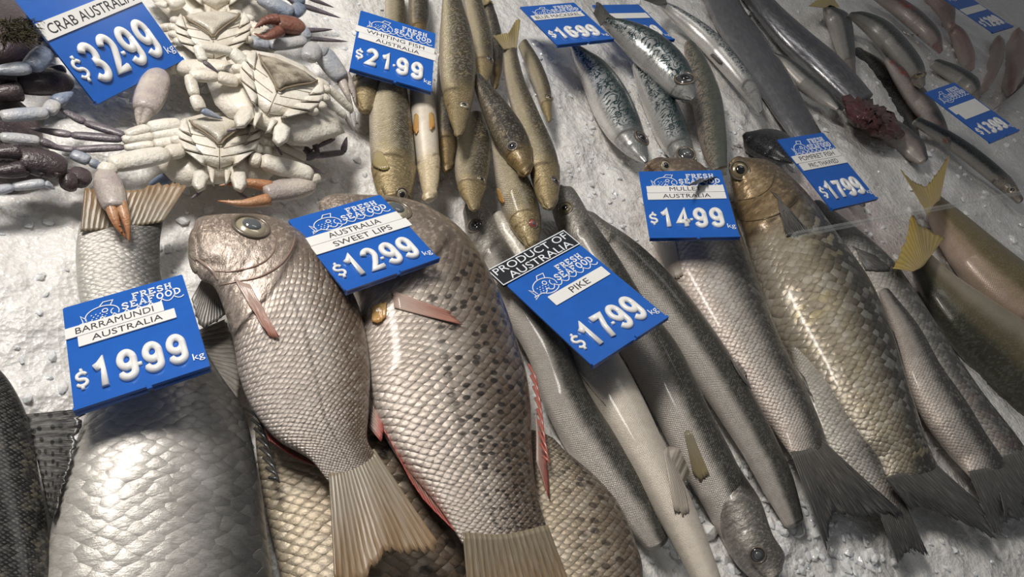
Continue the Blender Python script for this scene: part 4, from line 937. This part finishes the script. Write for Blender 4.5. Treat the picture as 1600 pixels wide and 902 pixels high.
def claw(parent, arm, ws, zs, palm, pw, pz, fixed, mov, fw, mats=('cream', 'claw_grey', 'orange_shell'), gape=.3):
    """arm joints, then a swollen palm and two toothed fingers"""
    mb = MB()
    for i in range(len(arm)-1): seg(mb, arm[i], arm[i+1], ws[i], zs[i], zs[i+1], PROF)
    c = mb.build('claw', M[mats[0]], parent)
    mb = MB(); seg(mb, palm[0], palm[1], pw, pz[0], pz[1], [(0, .5), (.1, .8), (.3, 1), (.65, 1), (.9, .88), (1, .72)]); mb.build('palm', M[mats[1]], c)
    for nm, ln in (('fixed_finger', fixed), ('movable_finger', mov)):
        mb = MB(); L = resample([at(x, y, z) for x, y, z in ln], 16); d = np.linalg.norm(L[0]-CAM); r = fw*.68*d/F
        rad = [r*(1-.93*(i/15)**1.4) for i in range(16)]; tube(mb, L, rad, 10, .8)
        o = np.array(mov if nm == 'fixed_finger' else fixed)[-1]; oc = at(*o)
        for i in range(2, 13, 2):
            dd = oc-L[i]; dd = dd-(L[i+1]-L[i])*((dd@(L[i+1]-L[i]))/((L[i+1]-L[i])@(L[i+1]-L[i])+1e-12)); dd /= np.linalg.norm(dd)+1e-9
            v, f = ellipsoid(L[i]+dd*rad[i]*.8, (np.array([1, 0, 0])*r*.2, np.array([0, 1, 0])*r*.2, np.array([0, 0, 1])*r*.2), 6, 5); mb.add(v, f)
        mb.build(nm, M[mats[2]], c)
    return c
def crab_body(label, cx, cy, ang, s, z, wide=(1, 1), back=False, apron='apron', group='pale crabs lying belly up', front=True):
    ca, sa = math.cos(math.radians(ang)), math.sin(math.radians(ang))
    T = lambda pts: [(cx+s*(x*ca*wide[0]+y*sa*wide[1]), cy+s*(x*sa*wide[0]-y*ca*wide[1])) for x, y in pts]
    c0 = at(cx, cy, 0.0)
    root = thing('blue_swimmer_crab', c0, label, 'crab', group)
    mb = MB()
    dome(mb, T([(-116, -16), (-84, 12), (-58, 40), (-20, 50), (20, 50), (58, 40), (84, 12), (116, -16), (92, -40), (76, -56), (50, -66), (18, -62), (-18, -62), (-50, -66), (-76, -56), (-92, -40)]), z-.028, .018, smooth=False)
    mb.build('carapace', M['cream'], root)
    mb = MB()
    for sg in (-1, 1):
        for inner, outer in ((((-20, -35), (-25, -17)), ((-56, -8.5), (-42, -20), (-28, -31))), (((-26, -15), (-35, -3)), ((-64, 9.5), (-61, -2), (-56, -8))), (((-35, -2), (-43, 11)), ((-65, 23), (-66, 16), (-64, 10))), (((-43, 13), (-50, 37)), ((-54, 42), (-61, 33), (-65, 23.5)))):
            P = [inner[0], inner[1]]+list(outer)
            dome(mb, T([(sg*-x, y) for x, y in P]), z-.003, .0042, 6, 5, smooth=False)
    dome(mb, T([(-60, 36), (-66, 12), (-58, -10), (-30, -30), (-4, -40), (4, -40), (30, -30), (58, -10), (66, 12), (60, 36), (0, 44)]), z-.014, .0138, 8, 4)
    st_ = mb.build('sternum', M['cream'], root); sb = BVHTree.FromPolygons([Vector(p) for p in mb.v], mb.f)
    mb = MB()
    for ln in [[(0, 0), (0, -20), (0, -38)]]+[[(sg*a, b), (sg*(a+c)/2, (b+d)/2-1), (sg*c, d)] for sg in (-1, 1) for a, b, c, d in ((2, -19, 55, -8), (6, -6, 63, 10), (22, 12, 64, 23), (38, 38, 46, 40))]+[[(sg*3, -37), (sg*16, -33), (sg*28, -29)] for sg in (-1, 1)]:
        L = [hit(*q, sb)[0] for q in resample(T(ln), 14)]; L = [q for q in L if q is not None]
        if len(L) > 3 and cy > 0: tube(mb, L, [.00055]*len(L), 6)
    if mb.v: mb.build('plate_seam', M['groove'], st_)
    mb = MB(); ap = T([(-47, 38), (-40, 30), (-24, 20), (-8, 8), (-3, 1), (3, 1), (8, 8), (24, 20), (40, 30), (47, 38), (24, 43), (0, 44), (-24, 43)])
    dome(mb, ap, z+.001, .007, 7, 3, smooth=False); a = mb.build('abdomen_flap', M[apron], root)
    mb = MB(); tube(mb, [at(x, y, z+.003) for x, y in ap[:10]], [.0012]*10, 6); mb.build('flap_seam', M['groove'], a)
    if front:
        for sg in (-1, 1):
            mb = MB()
            dome(mb, T([(sg*x, y) for x, y in ((24, -34), (40, -42), (44, -62), (34, -76), (22, -70), (16, -50))]), z-.012, .006, 6, 6, smooth=False)
            dome(mb, T([(sg*x, y) for x, y in ((8, -38), (18, -40), (14, -60), (8, -66))]), z-.013, .006, 5, 5, smooth=False)
            mb.build('mouthpart', M['cream'], root)
            mb = MB(); tube(mb, [at(*q, z-.02) for q in T([(sg*26, -66), (sg*34, -78), (sg*44, -84)])], [.003, .002, .0012], 8); mb.build('antenna', M['tip'], root)
    for sg in (-1, 1):                       # swollen leg bases
        for i, (x, y) in enumerate(((58, -6), (66, 6), (66, 18), (62, 30))):
            q = T([(sg*x, y)])[0]; v, f = ellipsoid(at(*q, z-.006), (np.array([.0075*s, 0, 0]), np.array([0, .0062*s, 0]), np.array([0, 0, .0045])), 12, 8)
            m_ = MB(); m_.add(v, f); m_.build('leg_base', M['cream'], root)
    return root, T

# the lower belly-up crab, in full view
c1, T1 = crab_body('pale crab belly up in full view, an orange claw along its lower side', 343, 226, 0, 1.0, .062)
leg(c1, [(282, 193), (232, 200), (196, 212), (133, 192), (84, 165)], [24, 18, 14, 13], [.058, .055, .05, .045, .05], ('cream', 'tip'), 2)
leg(c1, [(284, 206), (238, 212), (190, 218), (112, 211), (44, 200)], [22, 18, 15, 13], [.056, .052, .048, .04, .035], ('cream', 'tip'), 2)
leg(c1, [(282, 220), (240, 226), (194, 230), (116, 234), (60, 227)], [20, 16, 13, 11], [.054, .05, .044, .036, .03], ('cream', 'tip'), 2)
claw(c1, [(284, 234), (262, 240), (172, 258), (164, 272)], [26, 32, 26], [.056, .056, .058, .056], [(164, 268), (180, 326)], 38, (.056, .062), [(172, 318, .062), (182, 350, .06), (198, 374, .055)], [(188, 318, .062), (197, 345, .062), (202, 378, .056)], 13)
leg(c1, [(404, 206), (424, 210), (474, 230), (490, 244), (536, 238), (542, 214)], [22, 20, 14, 12, 10], [.056, .055, .045, .04, .035, .035], ('cream', 'tip'), 3)
leg(c1, [(406, 218), (428, 224), (478, 248), (497, 240), (484, 205), (468, 188)], [20, 17, 12, 10, 9], [.054, .052, .046, .05, .055, .058], ('cream', 'tip'), 3)
leg(c1, [(404, 230), (424, 238), (474, 258), (508, 272)], [19, 15, 11], [.052, .048, .042, .035], ('cream', 'tip'), 1)
claw(c1, [(390, 248), (408, 252), (488, 274), (494, 286)], [28, 36, 24], [.052, .054, .05, .046], [(490, 288), (414, 303)], 38, (.045, .045), [(420, 312, .044), (380, 318, .042), (340, 314, .038)], [(424, 292, .046), (385, 286, .046), (342, 290, .04)], 15, ('cream', 'claw_grey', 'orange_shell'))
leg(c1, [(300, 262), (268, 276), (232, 288)], [30, 20], [.035, .03, .022], ('cream', 'blue_shell'), 1, 'swimming_leg', 'paddle')
# the middle crab lying askew on the others
c2, T2 = crab_body('pale belly-up crab lying askew on the others, marbled brown flap', 434, 142, 24, 1.06, .095, apron='olive_marble')
leg(c2, [(384, 100), (362, 80), (308, 72), (318, 96), (342, 114)], [24, 20, 16, 9], [.09, .095, .10, .095, .09], ('cream', 'tip'), 1)
claw(c2, [(378, 114), (358, 106), (280, 106), (258, 106), (246, 116)], [24, 34, 30, 28], [.085, .07, .045, .03, .03], [(250, 112), (226, 172)], 40, (.045, .06), [(222, 165, .06), (218, 180, .055), (216, 200, .05)], [(234, 165, .062), (228, 182, .056), (218, 200, .05)], 13, ('cream', 'claw_grey', 'claw_grey'))
leg(c2, [(372, 128), (340, 120), (296, 118), (304, 150), (314, 172), (348, 186)], [24, 22, 18, 20, 14], [.088, .088, .085, .08, .075, .07], ('cream', 'blue_shell'), 1, 'swimming_leg', 'paddle')
leg(c2, [(494, 128), (512, 136), (550, 172), (554, 200)], [22, 18, 10], [.085, .08, .06, .05], ('cream', 'leg_blue'), 1)
leg(c2, [(490, 146), (506, 156), (540, 182), (552, 205)], [20, 17, 9], [.082, .075, .06, .045], ('cream', 'leg_blue'), 1)
leg(c2, [(482, 160), (490, 166), (522, 216), (484, 236)], [22, 18, 9], [.08, .075, .055, .05], ('cream', 'tip'), 1)
claw(c2, [(482, 92), (492, 72), (510, 84)], [28, 28], [.08, .078, .075], [(496, 72), (534, 124)], 36, (.075, .06), [(530, 118, .06), (542, 146, .055), (552, 170, .045)], [(538, 116, .058), (550, 140, .052), (556, 162, .045)], 13, ('leg_blue', 'leg_blue', 'claw_grey'))
# the crab behind them
c3, T3 = crab_body('pale crab behind the askew one, reddish claw at its right side', 333, 58, -2, .92, .066)
leg(c3, [(284, 46), (266, 42), (250, 46), (240, 42)], [24, 20, 14], [.05, .045, .03, .02], ('cream', 'cream'), 1)
leg(c3, [(282, 58), (268, 64), (262, 82), (256, 76)], [24, 22, 14], [.05, .045, .03, .02], ('cream', 'cream'), 1)
leg(c3, [(284, 72), (272, 84), (266, 98)], [22, 16], [.05, .04, .03], ('cream', 'cream'), 1)
leg(c3, [(392, 40), (420, 50), (470, 48), (520, 46)], [20, 14, 10], [.06, .06, .06, .055], ('cream', 'tip'), 2)
leg(c3, [(392, 52), (430, 60), (480, 60), (544, 65)], [18, 12, 9], [.06, .058, .055, .05], ('cream', 'tip'), 2)
claw(c3, [(388, 64), (420, 70), (478, 62), (470, 44)], [24, 26, 24], [.055, .055, .065, .07], [(474, 42), (430, 36)], 34, (.07, .075), [(438, 48, .075), (415, 58, .075), (397, 52, .07)], [(434, 30, .08), (415, 32, .078), (398, 44, .074)], 13, ('leg_blue', 'red_shell', 'red_shell'))
# the crab at the top edge
c4, T4 = crab_body('pale crab cut off by the top edge, blue speckled arm to its right', 338, -24, 0, .95, .06, front=True)
claw(c4, [(392, -14), (404, -4), (458, 22), (470, 10)], [20, 30, 22], [.06, .062, .06, .055], [(470, 8), (452, -18)], 26, (.055, .06), [(452, -12, .06), (440, -24, .06), (425, -30, .06)], [(460, -14, .06), (450, -28, .06), (436, -36, .06)], 10, ('blue_shell', 'blue_shell', 'blue_shell'))
leg(c4, [(396, -26), (430, -18), (470, 8), (532, 28)], [18, 14, 11], [.06, .06, .055, .045], ('leg_blue', 'tip'), 2)
leg(c4, [(398, -40), (440, -30), (480, -4), (522, 12)], [16, 12, 9], [.06, .06, .055, .045], ('leg_blue', 'tip'), 2)
leg(c4, [(284, -2), (262, 8), (240, 6)], [24, 14], [.055, .05, .045], ('cream', 'cream'), 1)

# the dark crabs at the left edge
def dark_crab(label, body, z, h):
    P = np.array(body, float).mean(0)
    root = thing('mud_crab', at(P[0], P[1], 0), label, 'crab', 'dark blue-legged crabs at the left edge')
    mb = MB(); dome(mb, body, z, h, 9, 2.2); mb.build('carapace', M['dark_shell'], root)
    return root
d1 = dark_crab('dark fuzzy crab at the left edge behind the 32.99 tag, brown claw in front', [(-80, 70), (-60, 20), (-20, -6), (30, -6), (58, 22), (78, 56), (84, 92), (40, 112), (-10, 114), (-60, 104)], .015, .025)
mb = MB()
for i in range(420):
    x, y = rng.uniform(-5, 54), rng.uniform(30, 66); p = at(x, y, .08); q = p+rng.normal(0, .004, 3)+[.003, -.008, .004]
    tube(mb, [p, q], [.0006, .0002], 4)
setp(mb.build('fuzz', M['hair'], d1), kind='stuff')
claw(d1, [(84, 104), (92, 118)], [26], [.035, .03], [(108, 126), (20, 128)], 46, (.028, .04), [(30, 142, .04), (-10, 146, .04), (-60, 140, .035)], [(24, 118, .045), (-15, 116, .045), (-60, 128, .04)], 22, ('dark_shell', 'dark_shell', 'dark_shell'))
leg(d1, [(98, 72), (74, 78), (48, 106), (-30, 112)], [30, 28, 22], [.06, .062, .06, .055], ('blue_shell', 'blue_shell'), 1, 'leg', 'leg_shank')
leg(d1, [(40, 30), (70, 54), (60, 70)], [18, 14], [.07, .065, .06], ('blue_shell', 'tip'), 1)
d2 = dark_crab('dark purple crab at the left edge, its spiny claw just above the ice heap', [(-90, 220), (-70, 168), (-30, 150), (20, 152), (58, 186), (70, 224), (90, 262), (20, 290), (-70, 270)], .015, .02)
leg(d2, [(-40, 186), (0, 182), (74, 176), (86, 160), (114, 144)], [22, 22, 20, 20], [.05, .055, .055, .055, .055], ('leg_blue', 'blue_shell'), 1, 'leg', 'leg_shank')
leg(d2, [(-40, 216), (0, 214), (62, 220), (100, 234)], [18, 18, 14], [.05, .052, .05, .045], ('leg_blue', 'tip'), 1)
leg(d2, [(112, 240), (140, 252), (168, 266)], [20, 16], [.035, .035, .03], ('blue_shell', 'blue_shell'), 1, 'leg', 'leg_shank')
cl = claw(d2, [(126, 268), (118, 286), (96, 280)], [34, 34], [.03, .035, .04], [(104, 262), (30, 248)], 44, (.045, .05), [(36, 264, .05), (0, 268, .05), (-50, 262, .045)], [(30, 238, .055), (-5, 240, .055), (-50, 250, .05)], 18, ('dark_shell', 'dark_shell', 'dark_shell'))
mb = MB()
for (x, y) in ((20, 272), (42, 274), (66, 276), (90, 276), (8, 270)):
    tube(mb, [at(x, y-6, .05), at(x-2, y+3, .045)], [.0035, .0004], 6)
mb.build('claw_spine', M['dark_shell'], cl)
leg(d2, [(-40, 306), (20, 292), (70, 286), (86, 296)], [16, 16, 12], [.04, .042, .045, .04], ('leg_blue', 'leg_blue'), 1, 'leg', 'leg_shank')

# ============================================================ gill covers and mouths of the larger heads
M['gill'] = plain('gill_edge_skin', (.30, .20, .16), .35, .2, .5, .4)
M['gill_dark'] = plain('dark_gill_edge_skin', (.10, .075, .04), .35, .3, .5, .4)
M['lip'] = plain('lip_skin', (.36, .27, .22), .35, .1, .5, .4)
def crease(root, bvh, name, pts, wpx, mat, lift=.0):
    P = resample(pts, 28); mb = MB(); L = []
    for x, y in P:
        p, nr = hit(x, y, bvh, lift)
        if p is not None: L.append(p)
    L = np.array(L); r = wpx/2*np.linalg.norm(L[0]-CAM)/F
    tube(mb, L, [r*(.35+.65*math.sin(PI*i/(len(L)-1))) for i in range(len(L))], 8)
    return mb.build(name, M[mat], root)
crease(f3, b3, 'gill_cover_edge', [(462, 356), (458, 384), (440, 412), (408, 432), (372, 440), (344, 446)], 4, 'gill')
crease(f3, b3, 'cheek_fold', [(432, 372), (426, 396), (404, 414), (366, 424), (334, 424)], 3.5, 'gill')
crease(f3, b3, 'lip', [(306, 404), (318, 412), (332, 424), (340, 438)], 6, 'lip')
crease(m2, n2, 'gill_cover_edge', [(1252, 292), (1240, 318), (1208, 338), (1172, 346), (1158, 344)], 2.4, 'gill_dark')
crease(m2, n2, 'cheek_fold', [(1212, 268), (1204, 292), (1182, 308), (1152, 314)], 2, 'gill_dark')

# ============================================================ the glass of the counter: a clear pane ending in a polished edge at the right
t = NT('clear_glass'); tb_ = t.n('ShaderNodeBsdfTransparent', {'Color': (1, 1, 1, 1)}); t.t.links.new(tb_.outputs[0], t.out.inputs[0]); M['glass'] = t.m
t = NT('polished_glass_edge'); tb_ = t.n('ShaderNodeBsdfTransparent', {'Color': (1, 1, 1, 1)}); t.b.inputs['Base Color'].default_value = (.6, .64, .64, 1); t.b.inputs['Roughness'].default_value = .2
mx_ = t.n('ShaderNodeMixShader', {0: .16}); t.t.links.new(tb_.outputs[0], mx_.inputs[1]); t.t.links.new(t.b.outputs[0], mx_.inputs[2]); t.t.links.new(mx_.outputs[0], t.out.inputs[0]); M['edge'] = t.m
PZ = .34
e0 = at(1150, 385, PZ); e1 = at(1700, 282, PZ); d_ = (e1-e0)/np.linalg.norm(e1-e0); e0 = e0-d_*2.2; e1 = e1+d_*1.0
q_ = np.cross(d_, [0, 0, 1]); q_ = q_ if q_[1] < 0 else -q_
def slab3(name, a, b, w0, w1, z0, z1, mat):
    v = [p+q_*w_+np.array([0, 0, z-PZ]) for p in (a, b) for w_ in (w0, w1) for z in (z0, z1)]
    f = [(0, 1, 3, 2), (4, 6, 7, 5), (0, 4, 5, 1), (2, 3, 7, 6), (0, 2, 6, 4), (1, 5, 7, 3)]
    return setp(mesh(name, v, f, mat, None, False), kind='structure')
slab3('window_1', e0, e1, .004, 1.6, PZ, PZ+.006, M['glass'])
slab3('trim_1', at(1235, 369, PZ), e1, 0, .0028, PZ, PZ+.006, M['edge'])
